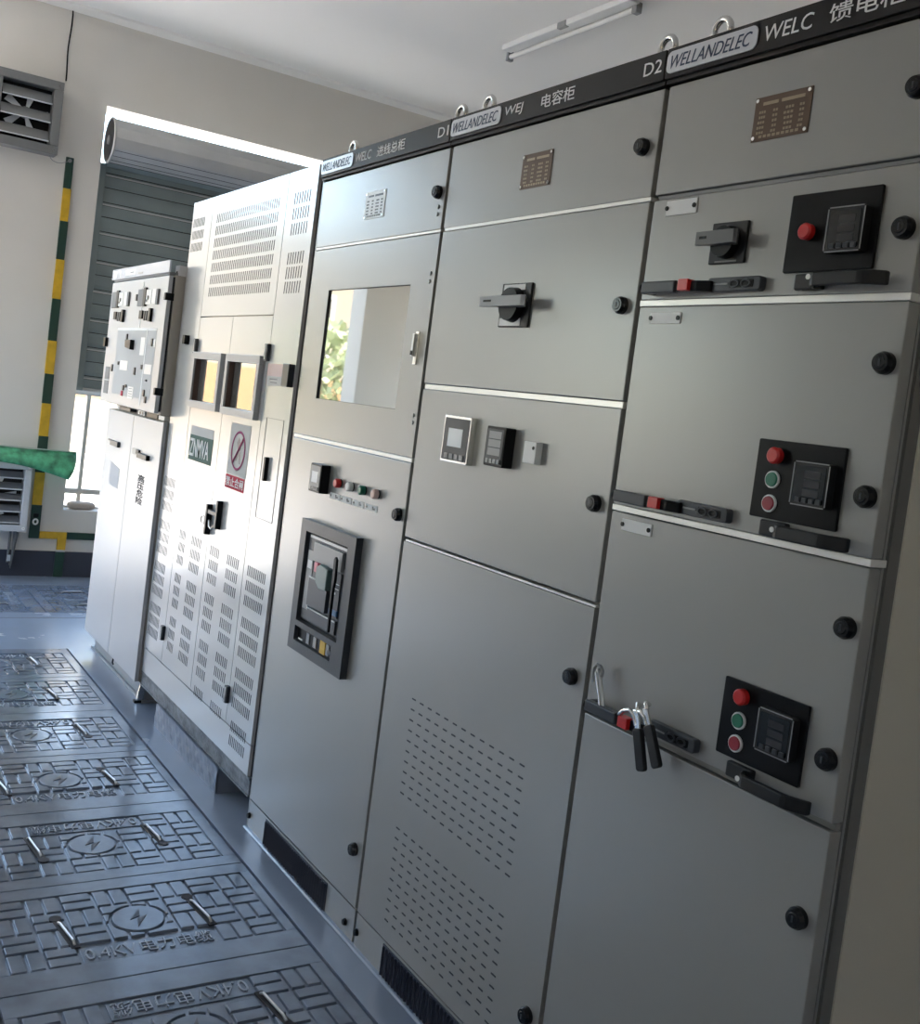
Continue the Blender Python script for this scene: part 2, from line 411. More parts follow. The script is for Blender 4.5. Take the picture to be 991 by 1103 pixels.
# sack on the window sill
m = MB(); vs=[]; fs=[]; N=20; K=8
for i in range(N):
    a=2*PI*i/N
    for k in range(K):
        b=-PI/2+PI*k/(K-1); cb=abs(math.cos(b))**.5
        vs.append((.344+.095*cb*math.copysign(abs(math.cos(a))**.6,math.cos(a)),5.10+.05*cb*math.copysign(abs(math.sin(a))**.7,math.sin(a)),.483+.027*math.copysign(abs(math.sin(b))**.7,math.sin(b))))
for i in range(N):
    for k in range(K-1): fs.append((i*K+k,((i+1)%N)*K+k,((i+1)%N)*K+k+1,i*K+k+1))
tag(m.add(vs,fs,SACK).build('sandbag', origin=(.344,5.10,.456), smooth=60),'small beige sandbag lying on the sill of the shuttered window','sandbag')

# ------------------------------------------------------------------ ceiling lamp
lp = empty('ceiling_light', (2.2,2.7,ZC), 'unlit white fluorescent batten fixed to the ceiling', 'ceiling light')
m = MB(); m.box(2.125,2.195,2.07,3.27,ZC-.035,ZC,WHP); m.build('batten', lp, bevel=.006)
m = MB(); m.tube([(2.215,2.13,ZC-.045),(2.215,3.30,ZC-.045)],.016,DIFF,16); m.build('tube', lp, smooth=50)
for a,b in ((2.095,2.135),(3.295,3.325)):
    m = MB(); m.box(2.195,2.236,a,b,ZC-.07,ZC-.012,GREYPL); m.build('lamp_holder', lp, bevel=.004)
m = MB(); m.box(2.120,2.15,2.62,2.70,ZC-.04,ZC-.005,GREYPL); m.build('mounting_clip', lp, bevel=.004)

# ------------------------------------------------------------------ trench covers
CU, CV = .777, .5137
def clip_half(poly, n, d):
    out = []
    for i in range(len(poly)):
        p, q = poly[i], poly[(i+1)%len(poly)]
        a = p[0]*n[0]+p[1]*n[1]-d; b = q[0]*n[0]+q[1]*n[1]-d
        if a >= 0: out.append(p)
        if (a >= 0) != (b >= 0):
            t = a/(a-b); out.append((p[0]+t*(q[0]-p[0]), p[1]+t*(q[1]-p[1])))
    return out
def minus_circle(poly, cx, cy, R):
    """keep what lies outside the circle: the outer chain of the outline plus the arc that joins its ends"""
    out = []; n = len(poly); ev = []
    for i in range(n):
        p, q = poly[i], poly[(i+1)%n]
        if math.hypot(p[0]-cx,p[1]-cy) >= R: ev.append(('v',p))
        dx, dy = q[0]-p[0], q[1]-p[1]; fx, fy = p[0]-cx, p[1]-cy
        a = dx*dx+dy*dy; b = 2*(fx*dx+fy*dy); c = fx*fx+fy*fy-R*R; D_ = b*b-4*a*c
        if D_ > 0:
            for t in sorted(((-b-D_**.5)/(2*a), (-b+D_**.5)/(2*a))):
                if 0 < t < 1: ev.append(('c',(p[0]+t*dx,p[1]+t*dy)))
    cs = [k for k,e in enumerate(ev) if e[0]=='c']
    if len(cs) != 2:
        mx = sum(p[0] for p in poly)/n-cx; my = sum(p[1] for p in poly)/n-cy; L = math.hypot(mx,my)
        return clip_half(poly,(mx/L,my/L),(mx*cx+my*cy)/L+R)
    i, j = cs
    inner = ev[i+1:j]
    # the kept chain is the one holding outline corners
    chainA = ev[i:j+1]; chainB = ev[j:]+ev[:i+1]
    ca = [e[1] for e in chainA]; cb = [e[1] for e in chainB]
    ch = None
    for c_ in (ca, cb):
        m_ = [(c_[k][0]+c_[k+1][0])/2-cx for k in range(len(c_)-1)], [(c_[k][1]+c_[k+1][1])/2-cy for k in range(len(c_)-1)]
        if len(c_) > 2 and all(math.hypot(a_,b_) >= R*.999 for a_,b_ in zip(*m_)): ch = c_
    if ch is None: return poly[:0]
    a0 = math.atan2(ch[-1][1]-cy,ch[-1][0]-cx); a1 = math.atan2(ch[0][1]-cy,ch[0][0]-cx)
    d = (a1-a0+PI)%(2*PI)-PI
    return ch+[(cx+R*math.cos(a0+d*k/5),cy+R*math.sin(a0+d*k/5)) for k in range(1,5)]
def cover_meshes():
    """cover in its own frame: u across (0..CU), v along (0..CV), top at 0"""
    m = MB(); t0 = -.0075
    m.box(.002,CU-.002,.002,CV-.002,-.035,t0,COVER)
    F = (.040,.747,.088,.454)
    m.box(.002,CU-.002,.002,F[2],t0,0,COVER); m.box(.002,CU-.002,F[3],CV-.002,t0,0,COVER)
    m.box(.002,F[0],F[2],F[3],t0,0,COVER); m.box(F[1],CU-.002,F[2],F[3],t0,0,COVER)
    cx, cy, R = .394, .271, .077
    W = (F[1]-F[0]-.004)/8; H = (F[3]-F[2]-.004)/4; g = .0038
    recs = []
    for i in range(8):
        for j in range(4):
            x0 = F[0]+.002+i*W; y0 = F[2]+.002+j*H
            if (i+j)%2 == 0: parts = [(x0,x0+W/2,y0,y0+H),(x0+W/2,x0+W,y0,y0+H)]
            else: parts = [(x0,x0+W,y0,y0+H/2),(x0,x0+W,y0+H/2,y0+H)]
            recs += [(a+g,b-g,c+g,d-g) for a,b,c,d in parts]
    tz = (.212,.562,F[2],F[2]+.080)
    slots = [(.205,.345,.02,.18),(.565,.30,.02,.17)]
    for a,b,c,d in recs:
        poly = [(a,c),(b,c),(b,d),(a,d)]
        # text band: keep only what lies outside
        if b > tz[0] and a < tz[1] and c < tz[3]:
            if d <= tz[3]+.01:
                if a >= tz[0]-.01 and b <= tz[1]+.01: continue
                if a < tz[0]: poly = clip_half(poly,(-1,0),-tz[0]+.003)
                elif b > tz[1]: poly = clip_half(poly,(1,0),tz[1]+.003)
            else: poly = clip_half(poly,(0,1),tz[3]+.003)
        mx, my = (a+b)/2-cx, (c+d)/2-cy; L = math.hypot(mx,my)
        near = math.hypot(max(a-cx,0,cx-b), max(c-cy,0,cy-d))
        if near < R:
            if all(math.hypot(q[0]-cx,q[1]-cy) < R for q in poly): continue
            poly = poly or []
            poly = minus_circle(poly,cx,cy,R)
        for (sx,sy,sw,sh_) in ((.563,.213,.022,.0),(.215,.195,.022,.0)):
            pass
        if len(poly) >= 3:
            ar = abs(sum(poly[i][0]*poly[(i+1)%len(poly)][1]-poly[(i+1)%len(poly)][0]*poly[i][1] for i in range(len(poly))))/2
            if ar > 1.5e-4:
                top = [(p[0]*.94+sum(q[0] for q in poly)/len(poly)*.06, p[1]*.94+sum(q[1] for q in poly)/len(poly)*.06) for p in poly]
                n_ = len(poly); vs = [(p[0],p[1],t0) for p in poly]+[(p[0],p[1],0) for p in top]
                m.add(vs,[tuple(range(n_,2*n_))]+[(i,(i+1)%n_,(i+1)%n_+n_,i+n_) for i in range(n_)],COVER)
    m.cyl((cx,cy,t0),'z',.070,.0080,COVER,40,r2=.067)
    bolt = [(.014,.050),(-.024,-.008),(-.005,-.006),(-.014,-.050),(.024,.008),(.005,.006)]
    m.box(tz[0]+.004,tz[1]-.004,tz[2]+.006,tz[3]-.006,t0,-.004,COVER)
    em = MB()  # raised bolt; its dark colour stands in for the shade of a recess
    em.prism([(cx+bolt[k][0],cy+bolt[k][1]) for k in (0,1,5)],'z',.0003,.0022,mat('emblem_recess_shade',(.04,.05,.07),.4))
    em.prism([(cx+bolt[k][0],cy+bolt[k][1]) for k in (2,3,4)],'z',.0003,.0022,MATS['emblem_recess_shade'])
    LT = mat('highlight_lettering', (.27,.31,.37), .3)  # lighter than the cover: highlights on the letters put into the colour
    lt = MB().text('0.4KV', LT, lambda a,b,d: (tz[0]+.012+a, tz[2]+.015+b, -.0020+d), width=.128, height=.048, depth=.004, bold=.0)
    lt.text('电力电缆', LT, lambda a,b,d: (tz[0]+.150+a, tz[2]+.013+b, -.0020+d), width=.188, height=.054, depth=.004, bold=.0)
    body = m
    # lifting handles with their slots
    hs = []
    for (hx,hy,dx,dy) in ((.560,.262,-.010,.085),(.200,.245,-.010,.080)):
        s = MB()
        L = math.hypot(dx,dy); ux, uy = dx/L, dy/L; px, py = -uy, ux
        quad = [(hx-dx-px*.011,hy-dy-py*.011),(hx-dx+px*.011,hy-dy+py*.011),(hx+dx+px*.011,hy+dy+py*.011),(hx+dx-px*.011,hy+dy-py*.011)]
        s.prism(quad,'z',-.003,.0012,DARKG)
        s.cyl((hx+dx,hy+dy,-.003),'z',.016,.005,DARKG,12)
        s.tube([(hx-dx*.86,hy-dy*.86,.001),(hx-dx*.7,hy-dy*.7,.009),(hx+dx*.5,hy+dy*.5,.007),(hx+dx*.72,hy+dy*.72,.001)],.0036,STEEL,8)
        hs.append(s)
    return body, hs, lt, em
cov_body, cov_h, cov_lt, cov_em = cover_meshes()
def strip_obj(o):
    return o
proto = None
def place_cover(x, y, rot, label, group):
    global proto
    if proto is None:
        root = bpy.data.objects.new('trench_cover', None)
        root['_w'] = (0,0,0); COL.objects.link(root); root.empty_display_size = .1
        b = cov_body.build('cover_plate', root, bevel=.0012)
        for s in cov_h: s.build('lifting_handle', root)
        cov_lt.build('raised_lettering', root); cov_em.build('lightning_emblem', root)
        proto = root; r = root
    else:
        r = proto.copy(); COL.objects.link(r)
        for ch in list(proto.children):
            c = ch.copy(); COL.objects.link(c); c.parent = r
    # origin of the cover frame goes to its lower-left corner, turned about its own centre
    cx, cy = CU/2, CV/2
    M_ = Matrix.Translation((x,y,0)) @ Matrix.Rotation(rot,4,'Z') @ Matrix.Translation((-cx,-cy,0))
    r.location = M_.to_translation(); r.rotation_euler = (0,0,rot)
    r['label'] = label; r['category'] = 'trench cover'; r['group'] = group
    return r
G1 = 'trench covers in the long row beside the cabinets'
cl = ['patterned grey trench cover cut by the bottom edge of the photo',
      'nearest patterned trench cover, its circle partly cut off at the bottom',
      'trench cover with the clearest 0.4KV lettering below its lightning circle',
      'trench cover beside the left end of the first grey cabinet, lettering above its circle',
      'trench cover beside the plinth under the white cabinet, lettering below its circle',
      'trench cover catching the glare, fourth from the far end of the long row... '.replace('... ',''),
      'trench cover beside the two-door cable unit, third from the row end',
      'shiny trench cover second from the far end of the long row',
      'last trench cover at the far end of the long row']
xc = (TX0+TX1)/2
ys = [.040+CV*(k) for k in range(-3,6)]
lab = ['trench cover out at the near end of the long row, below the photo edge',
      'nearest patterned trench cover, its circle cut off by the bottom of the photo',
      'trench cover with the clearest raised 0.4KV lettering below its lightning circle',
      'trench cover next to the dark vent of the first grey cabinet, lettering above its circle',
      'trench cover next to the plinth under the white vented cabinet, handle beside a worn circle',
      'trench cover next to the small foot of the two-door unit, glossy with window glare',
      'trench cover third from the far end of the long row, in bright glare',
      'trench cover second from the far end of the long row, in bright glare',
      'last trench cover at the far end of the long row, washed out by glare']
ys = [.040+CV*k for k in (-2,-1,0,1,2,3,4,5)]
lab = lab[0:1]+lab[1:]
labs = {-2:lab[0],-1:lab[1],0:lab[2],1:lab[3],2:lab[4],3:lab[5],4:lab[6],5:lab[8]}
labs[4] = lab[7]; labs[3] = lab[5]
for k in (-2,-1,0,1,2,3,4,5):
    yc = .040+CV*(k+.5)
    place_cover(xc, yc, PI if k%2 else 0.0, labs[k], G1)
G2 = 'trench covers across the room in front of the back wall'
l2 = ['cross trench cover just outside the left photo edge','cross trench cover at the left photo edge in front of the back wall','cross trench cover beside the dark green bar, next to the two-door unit','cross trench cover hidden behind the two-door unit']
for i in range(-1,3):
    place_cover(-.05+.515*(i-.5), (FY0+FY1)/2+.003, PI/2, l2[i+1], G2)

# ------------------------------------------------------------------ cabinet pieces
CX, CY, CZ = -1.37806, -2.41652, 1.45761
def dep(y, z, x):
    k = (x-CX)/(0-CX); return CY+(y-CY)*k, CZ+(z-CZ)*k
def lock(door, y, z, x=0.0, r=.0175, h=.016):
    y, z = dep(y, z, -h*.6)
    m = MB()
    m.cyl((x,y,z),'x',r*1.0,-h*.55,GLOSSB,28); m.cyl((x-h*.55,y,z),'x',r,-h*.45,GLOSSB,28,r2=r*.8)
    m.cyl((x-h,y,z),'x',r*.58,-.0012,GLOSSB,24,r2=r*.5); m.box(x-h-.002,x-h,y-.0015,y+.0015,z-.005,z+.005,CHAR)
    return m.build('lock', door, smooth=35)
def screws(parent, pts, x=0.0, r=.006, mm=GREYPL, name='rivet', h=.003):
    for y,z in pts: MB().cyl((x,y,z),'x',r,-h,mm,14,r2=r*.75).build(name, parent, smooth=35)
def door(root, y0, y1, z0, z1, name='door', x0=0.0, x1=.02, mm=GREY, hole=None, extra=None, bev=.002):
    m = MB()
    if hole:
        a0,a1,b0,b1 = hole
        m.box(x0,x1,y0,y1,z0,b0,mm); m.box(x0,x1,y0,y1,b1,z1,mm); m.box(x0,x1,y0,a0,b0,b1,mm); m.box(x0,x1,a1,y1,b0,b1,mm)
        return m.build(name, root)
    m.box(x0,x1,y0,y1,z0,z1,mm)
    if extra: extra(m)
    return m.build(name, root, bevel=None if extra else bev)
def eyebolt(root, y, z=2.2, x=.045):
    m = MB()
    m.cyl((x,y,z-.0),'z',.012,.016,CHROME,16)
    m.tube([(x,y+.021*math.cos(2*PI*i/24),z+.034+.021*math.sin(2*PI*i/24)) for i in range(24)],.0065,CHROME,10,closed=True)
    return m.build('eye_bolt', root, smooth=50)
def nameplate(root, y0, y1, z0, z1, base=BRONZE, letters=GOLDL):
    m = MB(); m.box(-.0015,0,y0,y1,z0,z1,base); p = m.build('nameplate', root, bevel=.0005)
    m = MB(); W = y1-y0; H = z1-z0
    m.box(-.0021,-.0015,y1-W*.15,y1-W*.42,z1-H*.13,z1-H*.20,letters); m.box(-.0021,-.0015,y1-W*.48,y1-W*.88,z1-H*.13,z1-H*.20,letters)
    rnd = random.Random(int(y0*1000))
    for r in range(5):
        zt = z1-H*(.32+.115*r)
        for c,(a,b) in enumerate(((.08,.22),(.34,.44),(.54,.72),(.80,.90))):
            a2 = a+(b-a)*rnd.uniform(0,.15); n = 3 if c in (0,2) else 2; w = (b-a2)/n
            for k in range(n): m.box(-.0020,-.0015,y1-W*(a2+w*k),y1-W*(a2+w*(k+.7)),zt,zt-H*.055,letters)
    for k in range(9): m.box(-.0020,-.0015,y1-W*(.14+.08*k),y1-W*(.14+.08*k+.055),z0+H*.07,z0+H*.13,letters)
    m.build('engraving', p)
    for y in (y0+.006,y1-.006):
        for z in (z0+.006,z1-.006): MB().cyl((-.0015,y,z),'x',.0035,-.002,CHROME,12).build('rivet', p)
    return p
def nameboard(root, yr, yl, logo, model, chinese, num, chy):
    m = MB(); m.box(-.012,.06,yr+.002,yl-.002,2.142,2.2,HEAD); m.box(-.006,.05,yr+.002,yl-.002,2.133,2.142,HEAD)
    b = m.build('nameboard', root, bevel=.0015)
    m = MB(); m.rbox(yl-.235,yl-.006,2.150,2.192,-.0145,-.012,.013,PILL,6); p = m.build('logo_plate', b)
    MB().text(logo, LETB, on_front(yl-.018,2.158,-.0145), width=.205, height=.025, depth=.0006, shear=.35).build('logo_lettering', b)
    m = MB()
    m.text(model, LETW, on_front(yl-.25,2.158,-.012), width=(.105 if len(model)>3 else .075), height=.027, depth=.0006, shear=.12); m.build('model_lettering', b); m = MB()
    m.text(chinese, LETW, on_front(chy[0],2.156,-.012), width=chy[0]-chy[1], height=.031, depth=.0006, bold=.004); m.build('cabinet_name_lettering', b); m = MB()
    if num: m.text(num, LETW, on_front(yr+.062,2.159,-.012), width=.052, height=.026, depth=.0006); m.build('number_lettering', b)
    return b
def body(root, yr, yl, side_r=False, top=2.132, z0=.02):
    m = MB()
    m.box(.022,.62,yr+.004,yl-.004,z0,top,GREYB)
    m.box(.055,.62,yr+.004,yl-.004,top,top+.062,GREYB)
    return m.build('body', root)
def plinth(root, yr, yl, lou=None):
    m = MB(); m.box(.001,.02,yr+.006,yl-.006,.0,.094,GREY); p = m.build('plinth', root)
    if lou:
        a,b = lou
        m = MB(); m.box(-.0015,.001,a,b,.006,.087,LOUV)
        n = int(abs(b-a)/.0155)
        for i in range(n):
            y = a+(b-a)*(i+.5)/n; m.prism([(-.0015,y-.004),(-.0075,y-.001),(-.0015,y+.004)],'z',.010,.083,LOUV)
        m.build('plinth_louvre', p)
    screws(p, [(yl-.017,.045),(yr+.053,.040)] if lou else [(yl-.017,.045)], mm=BLACK, r=.010, name='plinth_screw', h=.008)
    return p
def strip(root, y0, y1, z0, z1, mm=STRIP, x0=-.0015, x1=.022):
    return MB().box(x0,x1,y0,y1,z0,z1,mm).build('divider_strip', root, bevel=.001)
def meter(root, y0, y1, z0, z1, d=.022, frame=CHAR, face=SCREEN, name='power_meter', kind='digits', bezel=True):
    """y1 is the left edge in the photo"""
    (y0,z0),(y1,z1) = dep(y0,z0,-d-(.006 if name=='digital_meter' else 0)), dep(y1,z1,-d-(.006 if name=='digital_meter' else 0))
    m = MB(); m.rbox(y0,y1,z0,z1,-d,0,.004,frame); p = m.build(name, root, bevel=.0012)
    W = y1-y0; H = z1-z0; b = .006
    m = MB(); m.rbox(y0+b,y1-b,z0+b,z1-b,-d-.0012,-d,.003,face); 
    if bezel:
        for q in ((y0,y0+.0018,z0+.003,z1-.003),(y1-.0018,y1,z0+.003,z1-.003),(y0+.003,y1-.003,z1-.0018,z1),(y0+.003,y1-.003,z0,z0+.0018)):
            m.box(-d-.0008,-d,*q,GREYPL)
    m.build('meter_face', p)
    m = MB()
    if kind == 'digits':
        for k in range(3): m.box(-d-.0018,-d-.0012,y0+W*.22,y0+W*.66,z1-H*(.20+.21*k),z1-H*(.20+.21*k+.16),SEG)
    elif kind == 'lcd': m.box(-d-.0018,-d-.0012,y0+W*.25,y1-W*.22,z0+H*.34,z1-H*.27,LCD)
    elif kind == 'rows':
        for k in range(3): m.box(-d-.0018,-d-.0012,y0+W*.18,y1-W*.18,z1-H*(.12+.21*k),z1-H*(.12+.21*k+.185),GREYPL)
    m.build('display', p)
    m = MB()
    for k in range(4):
        yy = y1-W*(.18+.19*k)
        m.rbox(yy-W*.13,yy,z0+H*.08,z0+H*.19,-d-.0042,-d-.001,.001,GREYPL if kind!='digits' else CHAR)
    m.build('key', p)
    return p
def button(root, y, z, mm, ring=CHROME, r=.0135, x=0.0, h=.012, flat=True):
    y, z = dep(y, z, x-(h if not flat else .006))
    m = MB(); m.cyl((x,y,z),'x',r,-.004,ring,28); 
    p = m.build('push_button', root, smooth=35)
    m = MB()
    if flat: m.cyl((x-.004,y,z),'x',r*.82,-.003,mm,28,r2=r*.76)
    else:
        m.cyl((x-.004,y,z),'x',r*1.05,-h,mm,28); m.cyl((x-.004-h,y,z),'x',r*1.05,-.003,mm,28,r2=r*.8)
    m.build('button_cap', p, smooth=35)
    return p
def rotary(root, yc, zc, bw, bh, gl, gx, grey=False):
    """square escutcheon with an L-shaped grip pointing left"""
    HG = HANDG if not grey else GREYPL
    m = MB(); m.box(-.006,0,yc-bw/2,yc+bw/2,zc-bh/2,zc+bh/2,BLACKM); p = m.build('rotary_handle', root, bevel=.002)
    m = MB(); m.cyl((-.006,yc,zc),'x',bh*.40,gx*.5+.003,BLACK,32,r2=bh*.37); m.build('rotary_hub', p, smooth=40)
    m = MB(); g = gl/2
    pts = [(gx*.45,yc-g*.72),(gx*.45,yc+g*.10),(gx*.58,yc+g*.35),(gx*.82,yc+g*.86),(gx*.9,yc+g),(gx,yc+g),(gx,yc-g*.85),(gx*.92,yc-g)]
    m.prism(pts,'z',zc+.004-.012,zc+.004+.012,HG)
    m.box(gx-.0012,gx,yc+g*.45,yc+g*.8,zc+.002,zc+.007,BLACK)
    m.build('grip', p, bevel=.003)
    m = MB()
    if grey:
        m.box(-.0068,-.006,yc-bw*.30,yc+bw*.42,zc+bh*.34,zc+bh*.47,WHP); m.build('position_scale', p)
        m = MB(); m.box(-.0068,-.006,yc-bw*.25,yc+bw*.45,zc-bh*.47,zc-bh*.30,WHP)
    else: m.box(-.0066,-.006,yc-bw*.3,yc+bw*.3,zc-bh*.47,zc-bh*.43,HANDG)
    m.build('position_scale', p)
    return p
def pull_handle(root, y0, y1, z):
    """bar handle: foot plate at its left end, arched grip to the right (y0 > y1)"""
    m = MB(); m.box(-.012,0,y0,y0-.056,z-.013,z+.013,BLACKM); p = m.build('drawer_pull', root, bevel=.003)
    m = MB(); n = 14; path = []; ys_ = y0-.040
    for i in range(n+1):
        t = i/n; y = ys_+(y1+.006-ys_)*t
        x = -.012-.022*min(1,t/.10)*(1-max(0,(t-.72)/.28)**1.6*.8)
        path.append((x,y,z-.001))
    vs=[];fs=[]
    for i,(x,y,zz) in enumerate(path):
        vs += [(x-.005,y,zz-.011),(x-.005,y,zz+.011),(x+.005,y,zz+.011),(x+.005,y,zz-.011)]
    for i in range(n):
        a=i*4
        for k in range(4): fs.append((a+k,a+(k+1)%4,a+4+(k+1)%4,a+4+k))
    fs += [(3,2,1,0),(n*4,n*4+1,n*4+2,n*4+3)]
    m.add(vs,fs,BLACKM); m.build('grip_bar', p, bevel=.003)
    m = MB(); m.cyl((-.0385,ys_-.012,z+.002),'x',.0045,-.0015,WHP,12); m.build('grip_rivet', p)
    return p
def latch_handle(root, z):
    """flat bar latch: boxy grip, red catch, black hook end"""
    m = MB()
    m.box(-.024,0,-.842,-.856,z-.010,z+.010,BLACKM)
    m.box(-.034,-.020,-.846,-.938,z-.0115,z+.0115,CHAR)
    m.prism([(-.031,-.938),(-.018,-.938),(-.008,-1.000),(-.006,-1.018),(-.022,-1.018),(-.029,-.99)],'z',z-.010,z+.010,BLACK)
    p = m.build('latch_handle', root, bevel=.003)
    MB().box(-.038,-.020,-.950,-.976,z-.009,z+.012,RED).build('red_catch', p, bevel=.0015)
    m = MB(); m.cyl((-.027,-.8455,z+.001),'y',.0085,.003,CHROME,14,r2=.006); m.build('end_cap', p, smooth=50)
    return p
def slider(root, z):
    y0, y1 = -1.004, -1.128
    m = MB(); m.rbox(y1,y0,z-.0125,z+.0125,-.016,0,.006,CHAR,5); p = m.build('interlock_slide', root, bevel=.002)
    m = MB(); L = y0-y1
    m.rbox(y1+L*.12,y1+L*.56,z-.007,z+.007,-.0172,-.016,.003,BLACK,4); m.box(-.0175,-.016,y1+L*.60,y1+L*.86,z-.001,z+.002,GREYPL)
    m.build('slide_recess', p)
    m = MB()
    for c in (.46,.25):
        yy = y1+L*c; m.tube([(-.018,yy+.010*math.cos(2*PI*i/16),z+.006*math.sin(2*PI*i/16)) for i in range(16)],.002,CHAR,6,closed=True)
    m.build('slide_knob', p)
    return p
def tagplate(root, y0, y1, z0, z1):
    m = MB(); m.box(-.0025,0,y0,y1,z0,z1,WHP); p = m.build('label_holder', root, bevel=.0006)
    m = MB(); zc = (z0+z1)/2
    m.cyl((-.0025,y0+.006,zc),'x',.0045,-.002,BLACK,10); m.cyl((-.0025,y1-.003,zc),'x',.0045,-.002,BLACK,10)
    m.build('holder_screw', p)
    return p
def paneld(root, y1, y0, z0, z1, btns, mtr):
    """black control plate with push buttons and a square meter"""
    m = MB(); m.rbox(y0,y1,z0,z1,-.006,0,.003,BLACK); p = m.build('control_plate', root, bevel=.0015)
    m = MB()
    a,b,c,d = mtr
    mp = meter(p, b, a, c, d, d=.022, frame=BLACKM, face=SCREEN, name='digital_meter')
    return p

# ------------------------------------------------------------------ cabinet D3 (feeder)
def cabinet(name, yr, yl, label):
    return empty(name, (.3,(yr+yl)/2,0), label, 'switchgear cabinet', 'grey low-voltage switchgear cabinets')
A, B, C, D = .803, 0.0, -.805, -1.411
d3 = cabinet('switchgear_cabinet', D, C, 'nearest grey drawer cabinet at the right, with three black control plates and red-tabbed latches')
nameboard(d3, D, C, 'WELLANDELEC', 'WELC', '馈电柜', None, (-1.192,-1.335))
m = MB(); m.box(.040,.60,D+.003,C-.006,.0,2.134,GREYB); m.box(.055,.60,D+.003,C-.006,2.134,2.194,GREYB); m.build('body', d3)
m = MB(); m.box(.066,.615,D-.004,D+.003,.0,2.19,SIDE); m.build('side_panel', d3)
m = MB(); m.box(.040,.066,D-.001,D+.003,.0,2.13,mat('dark_post_grey',(.16,.155,.145),.5)); m.box(.0275,.0335,D,D+.010,.0,2.13,GREY); m.box(.0335,.040,D+.004,D+.010,.0,2.13,DARKG)  # post in its own dark grey
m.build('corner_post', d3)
yl, yr = C-.007, D
def d3door(z0,z1,name='drawer_front'): return door(d3, yr, yl, z0, z1, name, x1=.026)
t1 = d3door(1.921,2.130,'door'); lock(t1,-1.366,2.027)
nameplate(d3, -1.171,-1.046,1.988,2.065)
dr2 = d3door(1.717,1.910); lock(dr2,-1.378,1.815)
dr3 = d3door(1.316,1.704); lock(dr3,-1.379,1.611); lock(dr3,-1.381,1.407)
dr4 = d3door(.908,1.302); lock(dr4,-1.380,1.204); lock(dr4,-1.381,.998)
dr5 = door(d3, yr, yl, .098, .894, 'door', x1=.026); lock(dr5,-1.371,.741)
strip(d3, yr-.0015, yl, 1.7045,1.7165,x1=.036); strip(d3, yr-.0015, yl, 1.304,1.3155,x1=.036)
strip(d3, yr-.0, yl-.005, .896,.906, GREYB, x0=.010); strip(d3, yr-.0, yl-.005, 1.912,1.9195, GREYPL, x0=.006)
plinth(d3, D, C)
# fittings of each drawer: parts of the cabinet
p = paneld(d3,-1.164,-1.340,1.754,1.883,None,(-1.232,-1.3035,1.786,1.859)); button(p,-1.197,1.822,RED,BLACK,.013,x=-.006,h=.010,flat=False)
rotary(d3,-1.030,1.814,.086,.074,.098,-.038)
tagplate(d3,-.934,-.852,1.877,1.905); latch_handle(d3,1.735); slider(d3,1.738); pull_handle(d3,-1.197,-1.386,1.737)
p = paneld(d3,-1.167,-1.344,1.346,1.477,None,(-1.237,-1.309,1.376,1.448))
button(p,-1.199,1.451,RED,BLACK,.013,x=-.006,h=.010,flat=False); button(p,-1.198,1.411,GRN,WHP,.0145,x=-.006); button(p,-1.198,1.371,DRED,WHP,.0145,x=-.006)
tagplate(d3,-.932,-.848,1.269,1.292); latch_handle(d3,1.335); slider(d3,1.337); pull_handle(d3,-1.197,-1.386,1.331)
p = paneld(d3,-1.167,-1.345,.939,1.070,None,(-1.237,-1.310,.966,1.038))
button(p,-1.201,1.042,RED,BLACK,.013,x=-.006,h=.010,flat=False); button(p,-1.200,1.001,GRN,WHP,.0145,x=-.006); button(p,-1.200,.962,DRED,WHP,.0145,x=-.006)
latch_handle(d3,.922); slider(d3,.931); pull_handle(d3,-1.200,-1.386,.922)
tagplate(d3,-.932,-.848,1.671,1.692)
eyebolt(d3,-.887)

# ------------------------------------------------------------------ cabinet D2 (capacitor)
d2 = cabinet('switchgear_cabinet', C, B, 'middle grey cabinet with a horizontal rotary handle, two meters and slotted lower door')
nameboard(d2, C, B, 'WELLANDELEC', 'WEJ', '电容柜', 'D2', (-.398,-.520))
body(d2, C, B)
yl, yr = B-.006, C+.006
q = door(d2,yr,yl,1.920,2.130); lock(q,-.748,2.025)
nameplate(d2,-.454,-.337,1.982,2.062)
q = door(d2,yr,yl,1.518,1.911); lock(q,-.748,1.709)
q = door(d2,yr,yl,1.114,1.503); lock(q,-.748,1.307)
vent = []
def slots(mb):
    for (y0,y1,z0,z1) in ((-.157,-.633,.479,.722),(-.159,-.630,.147,.388)):
        for c in range(13):
            for r in range(10):
                y = y0+(y1-y0)*c/12; z = z0+(z1-z0)*r/9
                mb.rbox(y-.0095,y+.0095,z-.0018,z+.0018,-.0006,.001,.0017,SLOTD,2)
q = door(d2,yr,yl,.098,1.102,extra=slots); lock(q,-.748,.949); lock(q,-.751,.231)
strip(d2,yr-.004,yl-.01,1.5035,1.5165); strip(d2,yr-.004,yl-.01,1.9115,1.9195); strip(d2,yr-.004,yl-.01,1.1035,1.1085)
plinth(d2,C,B,(-.160,-.640))
rotary(d2,-.386,1.714,.119,.101,.182,-.045,True)
meter(d2,-.258,-.134,1.329,1.445,d=.018,frame=CHROME,face=CHAR,kind='lcd',bezel=False)
meter(d2,-.410,-.331,1.340,1.433,d=.028,frame=BLACK,face=CHAR,kind='rows',bezel=False)
m = MB(); m.box(-.018,0,-.557,-.512,1.364,1.411,WHP); p = m.build('sensor_box', d2, bevel=.001)
MB().cyl((-.018,-.548,1.398),'x',.004,-.001,BLACK,12).build('sensor_hole', p)
eyebolt(d2,-.082); eyebolt(d2,-.738)

